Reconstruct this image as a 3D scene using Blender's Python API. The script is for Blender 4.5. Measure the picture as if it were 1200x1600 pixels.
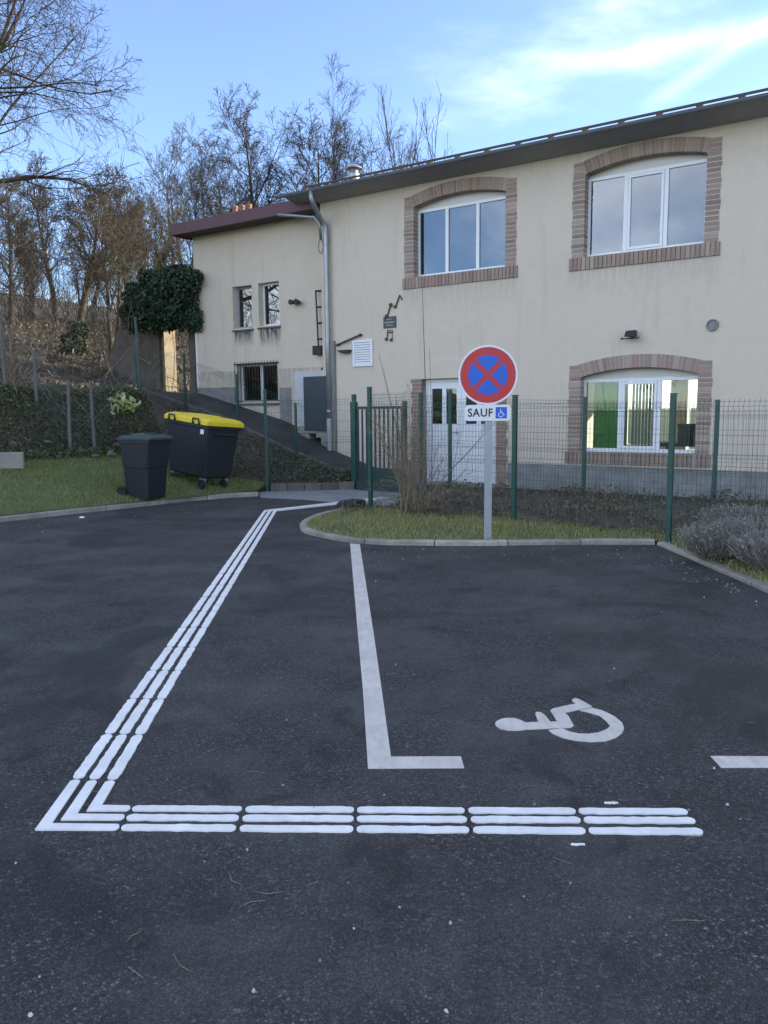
import bpy, bmesh, math, random
import numpy as np
from mathutils import Matrix, Vector
for o in list(bpy.data.objects): bpy.data.objects.remove(o, do_unlink=True)
S = bpy.context.scene
COL = S.collection
R = math.radians

# ------------------------------------------------------------------ camera
H = 1.518; FPX = 1230.0; PIT = R(7.413); ROLL = R(-0.5046)
cr, sr, cp, sp = math.cos(ROLL), math.sin(ROLL), math.cos(PIT), math.sin(PIT)
cd = bpy.data.cameras.new('camera'); cam = bpy.data.objects.new('camera', cd); COL.objects.link(cam)
wv = Vector((0, sp, cp)); xv = Vector((1, 0, 0)); fw = Vector((0, cp, -sp))
rt = cr * xv + sr * wv; upv = -sr * xv + cr * wv
cam.matrix_world = Matrix(((rt.x, upv.x, -fw.x, 0), (rt.y, upv.y, -fw.y, 0), (rt.z, upv.z, -fw.z, H), (0, 0, 0, 1)))
cd.sensor_fit = 'VERTICAL'; cd.sensor_height = 24.0; cd.lens = 24.0 * FPX / 1600.0
cd.clip_start = 0.05; cd.clip_end = 2000
S.camera = cam

# ------------------------------------------------------------------ world, sun, exposure
SUN_AZ, SUN_EL = R(78), R(17)           # azimuth to the right of the view direction
wd = bpy.data.worlds.new('World'); S.world = wd; wd.use_nodes = True
nt = wd.node_tree; nt.nodes.clear()
def wn(t, **k):
    n = nt.nodes.new(t)
    for a, v in k.items(): setattr(n, a, v)
    return n
wo = wn('ShaderNodeOutputWorld'); bg = wn('ShaderNodeBackground')
sky = wn('ShaderNodeTexSky', sky_type='NISHITA', sun_disc=False)
sky.sun_elevation = SUN_EL; sky.sun_rotation = SUN_AZ
sky.air_density = 1.0; sky.dust_density = 0.3; sky.ozone_density = 5.0
bg.inputs['Strength'].default_value = 0.15
def wmath(op, a, b=None, c=None, clamp=False):
    n = wn('ShaderNodeMath', operation=op, use_clamp=clamp)
    for i, v in enumerate((a, b, c)):
        if v is None: continue
        if isinstance(v, (int, float)): n.inputs[i].default_value = v
        else: nt.links.new(v, n.inputs[i])
    return n.outputs[0]
CLOUD_OFF = (6.52, 3.2, -6.93)  # picked so the view stays mostly clear while unseen cloud lights the ground
tc = wn('ShaderNodeTexCoord')
# thin cloud, its unseen part added to brighten ground and walls, and two contrails lying on great circles
def wnoise(scale, detail, vec, rough=0.6):
    n = wn('ShaderNodeTexNoise'); n.inputs['Scale'].default_value = scale; n.inputs['Detail'].default_value = detail
    n.inputs['Roughness'].default_value = rough; nt.links.new(vec, n.inputs['Vector']); return n.outputs['Fac']
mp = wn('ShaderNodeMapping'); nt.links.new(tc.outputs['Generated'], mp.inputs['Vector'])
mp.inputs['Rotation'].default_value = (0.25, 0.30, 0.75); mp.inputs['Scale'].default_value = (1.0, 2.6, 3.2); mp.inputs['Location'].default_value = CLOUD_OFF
def wramp(fac, stops):
    n = wn('ShaderNodeMapRange', interpolation_type='SMOOTHSTEP'); nt.links.new(fac, n.inputs[0])
    for i, v in enumerate(stops): n.inputs[1 + i].default_value = v
    return n.outputs[0]
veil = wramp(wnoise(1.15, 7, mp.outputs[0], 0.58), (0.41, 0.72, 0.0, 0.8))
def pixdir(px, py):
    a = (px - 600) / FPX; b = -(py - 800) / FPX
    x = a * cr - b * sr; y = a * sr + b * cr
    return Vector((x, cp + y * sp, -sp + y * cp))
wig = wmath('MULTIPLY', wmath('SUBTRACT', wnoise(9, 4, tc.outputs['Generated']), 0.5), 0.02)
def contrail(p, q, width, lo, hi, amp):
    a = pixdir(*p).normalized(); b = pixdir(*q).normalized(); n = a.cross(b).normalized()
    along = (b - a).normalized(); mid = a.dot(along)
    d = wn('ShaderNodeVectorMath', operation='DOT_PRODUCT'); nt.links.new(tc.outputs['Generated'], d.inputs[0]); d.inputs[1].default_value = n
    e = wn('ShaderNodeVectorMath', operation='DOT_PRODUCT'); nt.links.new(tc.outputs['Generated'], e.inputs[0]); e.inputs[1].default_value = along
    t = wmath('DIVIDE', wmath('ADD', d.outputs['Value'], wig), width)
    g = wmath('POWER', 2.718, wmath('MULTIPLY', wmath('MULTIPLY', t, t), -1.0))
    mr = wn('ShaderNodeMapRange', interpolation_type='SMOOTHSTEP'); nt.links.new(e.outputs['Value'], mr.inputs[0])
    mr.inputs[1].default_value = mid + lo; mr.inputs[2].default_value = mid + hi
    return wmath('MULTIPLY', wmath('MULTIPLY', g, mr.outputs[0]), amp)
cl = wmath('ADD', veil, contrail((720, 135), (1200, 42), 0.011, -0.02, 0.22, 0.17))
cl = wmath('ADD', cl, contrail((1010, 165), (1130, 85), 0.008, -0.02, 0.03, 0.11), clamp=True)
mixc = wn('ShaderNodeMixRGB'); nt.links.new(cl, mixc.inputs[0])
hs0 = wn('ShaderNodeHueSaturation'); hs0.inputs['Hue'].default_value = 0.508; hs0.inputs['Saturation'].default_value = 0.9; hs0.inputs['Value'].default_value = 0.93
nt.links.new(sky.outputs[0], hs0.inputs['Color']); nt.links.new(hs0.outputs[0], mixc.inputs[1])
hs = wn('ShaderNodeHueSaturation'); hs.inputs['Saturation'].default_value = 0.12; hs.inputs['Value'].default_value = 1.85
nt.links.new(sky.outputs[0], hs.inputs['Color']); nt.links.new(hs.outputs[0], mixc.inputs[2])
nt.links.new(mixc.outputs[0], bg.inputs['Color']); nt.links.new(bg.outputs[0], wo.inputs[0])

sd = bpy.data.lights.new('sun', 'SUN'); sun = bpy.data.objects.new('sun', sd); COL.objects.link(sun)
sd.energy = 3.2; sd.angle = R(0.53); sd.color = (1.0, 0.90, 0.74)
sdir = Vector((math.sin(SUN_AZ) * math.cos(SUN_EL), math.cos(SUN_AZ) * math.cos(SUN_EL), math.sin(SUN_EL)))
sun.rotation_euler = sdir.to_track_quat('Z', 'Y').to_euler(); sun.location = (20, 20, 30)
try:
    S.cycles.max_bounces = 6; S.cycles.diffuse_bounces = 3; S.cycles.glossy_bounces = 3; S.cycles.transparent_max_bounces = 8
except Exception: pass
S.view_settings.view_transform = 'Standard'; S.view_settings.look = 'None'
S.view_settings.exposure = 1.58; S.view_settings.gamma = 1.0; S.view_settings.use_curve_mapping = False

# ------------------------------------------------------------------ pixel helpers (photo 1200 x 1600)
ANG = R(-34.04); DIST = 13.83
U = np.array([math.cos(ANG), math.sin(ANG)]); N = np.array([U[1], -U[0]])
def ray(px, py):
    d = pixdir(px, py); return np.array([d.x, d.y, d.z])
def FU(px, py, off=0.0):
    d = ray(px, py); t = (off - DIST) / (d[:2] @ N); q = t * d
    return float(q[:2] @ U), float(q[2] + H)
def G(px, py, z=0.0):
    d = ray(px, py); t = (z - H) / d[2]; return np.array([0, 0, H]) + t * d
def D(px, py, Y):
    d = ray(px, py); return np.array([0, 0, H]) + d * Y / d[1]
def W(u, n, z=0.0):
    p = u * U + (n - DIST) * N; return np.array([p[0], p[1], z])
def loc(p): return float(p[:2] @ U), float(p[:2] @ N + DIST)

# ------------------------------------------------------------------ materials
MATS = {}
class NT:
    def __init__(s, name):
        s.m = bpy.data.materials.new(name); s.m.use_nodes = True; s.t = s.m.node_tree; s.t.nodes.clear()
        s.out = s.n('ShaderNodeOutputMaterial'); s.b = s.n('ShaderNodeBsdfPrincipled'); s.l(s.b.outputs[0], s.out.inputs[0])
        s.tc = s.n('ShaderNodeTexCoord'); MATS[name] = s.m
    def n(s, t, **k):
        n = s.t.nodes.new(t)
        for a, v in k.items(): setattr(n, a, v)
        return n
    def l(s, a, b): s.t.links.new(a, b)
    def val(s, i, v):
        if hasattr(v, 'is_output'): s.l(v, s.b.inputs[i])
        else: s.b.inputs[i].default_value = v
    def noise(s, scale, detail=3, rough=0.55, vec=None, dist=0.0):
        n = s.n('ShaderNodeTexNoise'); n.inputs['Scale'].default_value = scale; n.inputs['Detail'].default_value = detail
        n.inputs['Roughness'].default_value = rough; n.inputs['Distortion'].default_value = dist
        s.l(vec or s.tc.outputs['Object'], n.inputs['Vector']); return n.outputs['Fac']
    def vor(s, scale, feature='F1', out='Distance', vec=None):
        n = s.n('ShaderNodeTexVoronoi', feature=feature); n.inputs['Scale'].default_value = scale
        s.l(vec or s.tc.outputs['Object'], n.inputs['Vector']); return n.outputs[out]
    def map(s, scale=(1, 1, 1), rot=(0, 0, 0)):
        n = s.n('ShaderNodeMapping'); n.inputs['Scale'].default_value = scale; n.inputs['Rotation'].default_value = rot
        s.l(s.tc.outputs['Object'], n.inputs['Vector']); return n.outputs[0]
    def ramp(s, fac, stops):
        n = s.n('ShaderNodeValToRGB'); s.l(fac, n.inputs[0]); e = n.color_ramp.elements
        while len(e) < len(stops): e.new(0.5)
        for i, (p, c) in enumerate(stops):
            e[i].position = p; e[i].color = (c, c, c, 1) if isinstance(c, (int, float)) else (*c, 1)
        return n.outputs[0]
    def mix(s, fac, a, b, mode='MIX'):
        n = s.n('ShaderNodeMixRGB', blend_type=mode)
        for i, v in enumerate((fac, a, b)):
            if hasattr(v, 'is_output'): s.l(v, n.inputs[i])
            elif isinstance(v, (int, float)): n.inputs[i].default_value = v if i == 0 else (v, v, v, 1)
            else: n.inputs[i].default_value = (*v, 1)
        return n.outputs[0]
    def math(s, op, a, b=0.0, clamp=False):
        n = s.n('ShaderNodeMath', operation=op, use_clamp=clamp)
        for i, v in enumerate((a, b)):
            if hasattr(v, 'is_output'): s.l(v, n.inputs[i])
            else: n.inputs[i].default_value = v
        return n.outputs[0]
    def bump(s, h, strength=0.3, dist=0.01, prev=None):
        n = s.n('ShaderNodeBump'); n.inputs['Strength'].default_value = strength; n.inputs['Distance'].default_value = dist
        s.l(h, n.inputs['Height'])
        if prev: s.l(prev, n.inputs['Normal'])
        s.l(n.outputs[0], s.b.inputs['Normal']); return n.outputs[0]
    def rnd(s): return s.n('ShaderNodeObjectInfo').outputs['Random']
    def isl(s): return s.n('ShaderNodeNewGeometry').outputs['Random Per Island']

def simple(name, col, rough=0.6, metal=0.0, var=0.15, scale=8.0, bump=0.0, bscale=60, spec=0.5, obj=0.0):
    m = NT(name)
    n = m.noise(scale, 4)
    c = m.mix(n, tuple(x * (1 - var) for x in col), tuple(min(1, x * (1 + var)) for x in col))
    if obj:
        c = m.mix(1.0, c, m.ramp(m.rnd(), [(0, 1 - obj), (1, 1 + obj)]), 'MULTIPLY')
    m.val('Base Color', c); m.val('Roughness', rough); m.val('Metallic', metal); m.val('Specular IOR Level', spec)
    if bump: m.bump(m.noise(bscale, 3), bump, 0.01)
    return m.m

def asphalt(name, tone=1.0):
    m = NT(name)
    vec = m.tc.outputs['Object']
    sep = m.n('ShaderNodeSeparateColor'); m.l(m.vor(92, out='Color', vec=vec), sep.inputs[0])
    edge = m.vor(92, feature='DISTANCE_TO_EDGE', vec=vec)
    sep2 = m.n('ShaderNodeSeparateColor'); m.l(m.vor(240, out='Color', vec=vec), sep2.inputs[0])
    big = m.noise(0.42, 4, 0.6, dist=0.8); mid = m.noise(2.3, 5, 0.68, dist=0.7); fine = m.noise(160, 2, 0.7)
    dome = m.ramp(edge, [(0.0, 0), (0.10, 0.55), (0.3, 1)])
    stone = m.ramp(sep.outputs[0], [(0.0, (0.020, 0.020, 0.021)), (0.4, (0.050, 0.050, 0.051)), (0.8, (0.092, 0.091, 0.089)), (0.97, (0.135, 0.132, 0.125)), (1.0, (0.20, 0.195, 0.18))])
    small = m.ramp(sep2.outputs[0], [(0.0, (0.012, 0.012, 0.013)), (0.5, (0.042, 0.042, 0.043)), (0.85, (0.085, 0.085, 0.084)), (0.97, (0.13, 0.13, 0.127)), (1.0, (0.20, 0.195, 0.185))])
    coarse = m.ramp(m.noise(1.1, 3, 0.65), [(0.36, 0.15), (0.58, 1.0)])          # where the larger chippings lie open
    c1 = m.mix(dome, (0.008, 0.0085, 0.010), stone)
    c2 = m.mix(m.ramp(fine, [(0.35, 0.0), (0.65, 0.45)]), small, (0.040, 0.040, 0.041))
    col = m.mix(coarse, c2, c1)
    damp = m.ramp(big, [(0.40, 0.40), (0.425, 0.60), (0.46, 0.95), (0.55, 1.0), (0.72, 1.18)])
    col = m.mix(1.0, col, damp, 'MULTIPLY')
    col = m.mix(1.0, col, m.ramp(mid, [(0.36, 0.52), (0.40, 0.86), (0.5, 1.0), (0.66, 1.15)]), 'MULTIPLY')
    col = m.mix(1.0, col, (tone * 1.04, tone * 1.01, tone * 0.96), 'MULTIPLY')
    m.val('Base Color', col)
    m.val('Roughness', m.ramp(big, [(0.36, 0.5), (0.5, 0.72), (0.8, 0.84)])); m.val('Specular IOR Level', 0.45)
    h = m.math('ADD', m.math('MULTIPLY', dome, m.math('MULTIPLY', coarse, m.ramp(sep.outputs[1], [(0, 0.35), (1, 1)]))), m.math('MULTIPLY', fine, 0.45))
    m.bump(h, 1.0, 0.007)
    return m.m
asphalt('asphalt', 1.05); asphalt('court_asphalt', 1.25)

def paint(name, col, wear, worn=(0.10, 0.10, 0.105), lo=0.22, hi=0.40):
    m = NT(name)
    n = m.noise(70, 5, 0.75); b = m.noise(5, 5, 0.65); t = m.noise(26, 3, 0.6, vec=m.map((1, .35, 1)))
    c = m.mix(m.ramp(b, [(0.3, 0), (0.7, 1)]), tuple(x * 0.80 for x in col), col)
    c = m.mix(m.ramp(t, [(0.45, 0), (0.72, wear)]), c, tuple(x * 0.62 for x in col))
    c = m.mix(m.ramp(n, [(lo, 1.0), (hi, 0)]), c, worn)
    m.val('Base Color', c); m.val('Roughness', 0.66); m.bump(m.noise(190, 3), 0.5, 0.004)
paint('fresh_paint', (0.88, 0.87, 0.83), 0.22, (0.45, 0.44, 0.43), 0.20, 0.28); paint('old_paint', (0.66, 0.615, 0.54), 0.55, (0.13, 0.125, 0.12), 0.26, 0.37)

def render_wall(name='wall_render', stains=()):
    m = NT(name)
    z = m.n('ShaderNodeSeparateXYZ'); m.l(m.tc.outputs['Object'], z.inputs[0])
    n = m.noise(0.8, 6, 0.6); f = m.noise(6, 5, 0.6); st = m.noise(1.4, 5, 0.6, vec=m.map((3.0, 3.0, 0.35)))
    c = m.mix(n, (0.63, 0.545, 0.43), (0.71, 0.62, 0.50))
    c = m.mix(m.ramp(f, [(0.35, 0.0), (0.75, 0.35)]), c, (0.59, 0.475, 0.37))
    c = m.mix(m.ramp(st, [(0.56, 0.0), (0.78, 0.5)]), c, (0.50, 0.41, 0.32))
    # damp weathered foot of the wall (dirt with its own ragged edge)
    foot = m.math('SUBTRACT', 1.15, m.math('ADD', z.outputs[2], m.math('MULTIPLY', m.noise(2.2, 5), 1.2)), clamp=True)
    c = m.mix(m.math('MULTIPLY', foot, 0.8), c, (0.40, 0.335, 0.265))
    for (a, b_, top, ln, amt) in stains:        # dirt washed down below the sills
        x1 = m.math('MULTIPLY', m.math('SUBTRACT', z.outputs[0], a - .05), 9.0, clamp=True); x2 = m.math('MULTIPLY', m.math('SUBTRACT', b_ + .05, z.outputs[0]), 9.0, clamp=True)
        dz = m.math('DIVIDE', m.math('SUBTRACT', top, z.outputs[2]), ln); f0 = m.math('MULTIPLY', dz, 60.0, clamp=True); f1 = m.math('SUBTRACT', 1.0, dz, clamp=True)
        k_ = m.math('MULTIPLY', m.math('MULTIPLY', x1, x2), m.math('MULTIPLY', f0, f1)); k_ = m.math('MULTIPLY', k_, m.ramp(m.noise(7, 5, 0.7, vec=m.map((2.2, 2.2, 0.3))), [(0.36, 0.0), (0.55, 1.0)]))
        c = m.mix(m.math('MULTIPLY', k_, amt, clamp=True), c, (0.12, 0.11, 0.095))
    m.val('Base Color', c); m.val('Roughness', 0.93); m.val('Specular IOR Level', 0.2)
    m.bump(m.noise(160, 3), 0.35, 0.004)
render_wall('wall_render', [(-8.82, -6.32, 3.93, .55, .22), (-5.33, -2.8, 3.93, .5, .22), (-10.9, -2.0, 6.0, .8, .13)]); render_wall('annex_render', [(-13.99, -13.36, 3.47, .42, 1.5), (-13.15, -12.50, 3.48, .5, 1.5), (-15.3, -11, 2.5, 1.0, .4)])
def plinth():
    m = NT('plinth_cement'); n = m.noise(3, 6, 0.7); c = m.ramp(n, [(0.3, (0.17, 0.168, 0.16)), (0.7, (0.32, 0.315, 0.30))])
    m.val('Base Color', c); m.val('Roughness', 0.95); m.bump(m.noise(90, 4), 0.5, 0.006)
plinth()
def brickm():
    m = NT('brick'); r = m.rnd()
    c = m.ramp(r, [(0.0, (0.16, 0.10, 0.08)), (0.25, (0.30, 0.18, 0.135)), (0.5, (0.33, 0.225, 0.175)), (0.75, (0.22, 0.155, 0.13)), (1.0, (0.45, 0.35, 0.28))])
    c = m.mix(m.ramp(m.noise(30, 4), [(0.30, 0), (0.75, 0.75)]), c, (0.42, 0.34, 0.27))
    m.val('Base Color', c); m.val('Roughness', 0.92); m.bump(m.noise(110, 3), 0.5, 0.006)
brickm()
simple('mortar', (0.50, 0.455, 0.39), 0.95, var=0.25, scale=20, bump=0.4)
simple('pvc_white', (0.80, 0.81, 0.82), 0.38, var=0.03)
simple('cream_panel', (0.62, 0.60, 0.54), 0.5, var=0.05)
simple('zinc', (0.34, 0.36, 0.38), 0.42, metal=0.75, var=0.25, scale=5)
simple('dark_zinc', (0.17, 0.185, 0.20), 0.5, metal=0.35, var=0.25, scale=4)
simple('soffit_paint', (0.33, 0.32, 0.31), 0.8, var=0.2)
simple('dark_wood', (0.085, 0.075, 0.068), 0.85, var=0.35, scale=6)
simple('burgundy', (0.105, 0.036, 0.048), 0.5, var=0.12)
simple('terracotta', (0.30, 0.135, 0.085), 0.85, var=0.3, scale=4, bump=0.3)
simple('fence_green', (0.012, 0.062, 0.046), 0.42, var=0.15, obj=0.12)
simple('gate_green', (0.016, 0.040, 0.036), 0.5, var=0.2)
simple('galvanised', (0.36, 0.38, 0.40), 0.42, metal=0.65, var=0.2, scale=14)
simple('sign_white', (0.78, 0.78, 0.79), 0.3, var=0.02)
simple('sign_red', (0.52, 0.025, 0.035), 0.28, var=0.05)
simple('sign_blue', (0.012, 0.11, 0.56), 0.28, var=0.05)
simple('sign_black', (0.012, 0.012, 0.014), 0.4, var=0.05)
simple('sign_back', (0.30, 0.31, 0.32), 0.5, metal=0.5)
simple('bin_dark', (0.010, 0.013, 0.019), 0.55, var=0.25, scale=6, bump=0.15, bscale=90)
simple('bin_lid', (0.016, 0.045, 0.042), 0.42, var=0.2)
simple('bin_yellow', (0.74, 0.56, 0.018), 0.4, var=0.08)
simple('rubber', (0.012, 0.012, 0.013), 0.8)
simple('black_plastic', (0.014, 0.015, 0.017), 0.5)
def concrete(name, a, b, bs=0.35):
    m = NT(name); n = m.noise(2.2, 7, 0.68); f = m.noise(35, 4, 0.6)
    c = m.ramp(n, [(0.28, a), (0.72, b)]); c = m.mix(m.ramp(f, [(0.35, 0), (0.75, 0.45)]), c, tuple(x * 0.6 for x in a))
    c = m.mix(1.0, c, m.ramp(m.rnd(), [(0, 0.82), (1, 1.14)]), 'MULTIPLY')
    m.val('Base Color', c); m.val('Roughness', 0.93); m.bump(m.noise(120, 4), bs, 0.005)
concrete('kerb_concrete', (0.19, 0.17, 0.135), (0.46, 0.425, 0.36), 0.7); concrete('slab_concrete', (0.22, 0.225, 0.225), (0.33, 0.335, 0.33), 0.2)
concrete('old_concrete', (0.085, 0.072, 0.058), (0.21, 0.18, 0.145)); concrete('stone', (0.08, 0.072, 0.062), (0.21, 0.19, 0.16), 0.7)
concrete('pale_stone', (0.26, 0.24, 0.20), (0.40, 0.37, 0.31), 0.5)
concrete('sunlit_tone', (0.30, 0.245, 0.16), (0.42, 0.35, 0.24))  # paler warm copy of the old concrete, sunlight put into the colour
simple('dark_rubber_block', (0.022, 0.026, 0.028), 0.8, var=0.3)
simple('post_timber', (0.13, 0.125, 0.11), 0.9, var=0.3, scale=10, bump=0.3)
simple('cabinet_grey', (0.50, 0.51, 0.52), 0.5, var=0.08)
simple('cabinet_dark', (0.030, 0.045, 0.052), 0.5, var=0.15)
simple('iron', (0.03, 0.032, 0.035), 0.55, metal=0.4)
simple('rust_iron', (0.085, 0.07, 0.06), 0.8, metal=0.2)
simple('plaque', (0.03, 0.034, 0.04), 0.4)
simple('plaque_letter', (0.32, 0.34, 0.36), 0.5)
simple('grey_shutter', (0.30, 0.33, 0.36), 0.6)
simple('room_wall', (0.72, 0.70, 0.64), 0.9); simple('room_floor', (0.20, 0.15, 0.10), 0.6)
simple('green_cloth', (0.16, 0.50, 0.10), 0.8, var=0.25, scale=3)
simple('blind_cloth', (0.45, 0.43, 0.38), 0.85)
simple('furniture', (0.05, 0.047, 0.045), 0.6, var=0.3)
def glass(name, refl, tint):
    m = NT(name); m.t.nodes.remove(m.b)
    fr = m.n('ShaderNodeFresnel'); fr.inputs[0].default_value = 1.5
    gl = m.n('ShaderNodeBsdfGlossy'); gl.inputs['Roughness'].default_value = 0.0; gl.inputs['Color'].default_value = (0.93, 0.97, 1, 1)
    tr = m.n('ShaderNodeBsdfTransparent'); tr.inputs['Color'].default_value = (*tint, 1)
    mx = m.n('ShaderNodeMixShader'); m.l(m.math('ADD', fr.outputs[0], refl, clamp=True), mx.inputs[0]); m.l(tr.outputs[0], mx.inputs[1]); m.l(gl.outputs[0], mx.inputs[2])
    m.l(mx.outputs[0], m.out.inputs[0])
glass('coated_glass', 0.07, (0.45, 0.5, 0.55)); glass('clear_glass', 0.03, (0.85, 0.88, 0.86))

def leafm(name, a, b, c=None, rough=0.55, trans=0.25):
    m = NT(name); r = m.isl(); st = [(0, a), (0.6, b)]
    st.append((1, c or b)); col = m.ramp(r, st)
    m.val('Base Color', col); m.val('Roughness', rough); m.val('Specular IOR Level', 0.35)
    if trans:
        tl = m.n('ShaderNodeBsdfTranslucent'); m.l(m.mix(1.0, col, (1.1, 1.2, 0.7), 'MULTIPLY'), tl.inputs[0])
        mx = m.n('ShaderNodeMixShader'); mx.inputs[0].default_value = trans
        m.l(m.b.outputs[0], mx.inputs[1]); m.l(tl.outputs[0], mx.inputs[2]); m.l(mx.outputs[0], m.out.inputs[0])
leafm('grass', (0.13, 0.175, 0.05), (0.23, 0.275, 0.085), (0.38, 0.34, 0.17))
leafm('island_grass', (0.19, 0.205, 0.065), (0.32, 0.31, 0.12), (0.48, 0.40, 0.24))
leafm('ivy_leaf', (0.012, 0.03, 0.016), (0.032, 0.065, 0.032), (0.085, 0.12, 0.06), 0.4, 0.15)
leafm('bank_leaf', (0.04, 0.058, 0.026), (0.085, 0.11, 0.045), (0.17, 0.155, 0.085), 0.55, 0.15)
leafm('cover_leaf', (0.05, 0.056, 0.034), (0.105, 0.105, 0.065), (0.24, 0.195, 0.14), 0.6, 0.15)
leafm('moss', (0.05, 0.07, 0.025), (0.095, 0.12, 0.04), (0.17, 0.155, 0.075), 0.9, 0.1)
leafm('dead_leaf', (0.10, 0.075, 0.052), (0.19, 0.15, 0.11), (0.30, 0.25, 0.19), 0.8, 0.2)
leafm('lavender', (0.16, 0.155, 0.13), (0.27, 0.255, 0.22), (0.38, 0.34, 0.30), 0.8, 0.1)
leafm('yellow_leaf', (0.35, 0.38, 0.12), (0.55, 0.56, 0.26), (0.7, 0.7, 0.45), 0.5, 0.3)
def bark(name, a, b, moss=0.0):
    m = NT(name); n = m.noise(5, 5, 0.65, vec=m.map((3, 3, 0.7)))
    c = m.ramp(n, [(0.3, a), (0.7, b)])
    if moss: c = m.mix(m.ramp(m.noise(1.1, 4), [(0.5, 0), (0.65, moss)]), c, (0.06, 0.085, 0.025))
    m.val('Base Color', c); m.val('Roughness', 0.95); m.val('Specular IOR Level', 0.15)
bark('bark_dark', (0.028, 0.023, 0.02), (0.075, 0.062, 0.05), 0.4); bark('bark_pale', (0.055, 0.044, 0.033), (0.13, 0.105, 0.078), 0.4)
bark('twig_pale', (0.17, 0.135, 0.09), (0.31, 0.25, 0.17)); bark('brush', (0.085, 0.07, 0.054), (0.19, 0.155, 0.118)); bark('twig_red', (0.075, 0.042, 0.035), (0.15, 0.085, 0.065))
def soil():
    m = NT('soil'); n = m.noise(5, 6, 0.7)
    m.val('Base Color', m.ramp(n, [(0.3, (0.040, 0.035, 0.026)), (0.7, (0.105, 0.088, 0.064))])); m.val('Roughness', 0.97); m.bump(m.noise(25, 5), 0.8, 0.03)
    m = NT('turf'); n = m.noise(3, 6, 0.7)
    m.val('Base Color', m.ramp(n, [(0.3, (0.065, 0.085, 0.03)), (0.55, (0.105, 0.125, 0.045)), (0.75, (0.17, 0.145, 0.085))])); m.val('Roughness', 0.97); m.bump(m.noise(40, 5), 0.8, 0.03)
    m = NT('hill_soil'); n = m.noise(1.2, 7, 0.7)
    m.val('Base Color', m.ramp(n, [(0.3, (0.045, 0.042, 0.028)), (0.55, (0.095, 0.08, 0.058)), (0.75, (0.14, 0.118, 0.085))])); m.val('Roughness', 0.97); m.bump(m.noise(14, 6), 0.9, 0.06)
soil()
def gravelm():
    m = NT('chip'); m.val('Base Color', m.ramp(m.isl(), [(0, (0.20, 0.18, 0.15)), (0.6, (0.42, 0.40, 0.36)), (1, (0.62, 0.61, 0.58))])); m.val('Roughness', 0.9)
gravelm()

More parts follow.
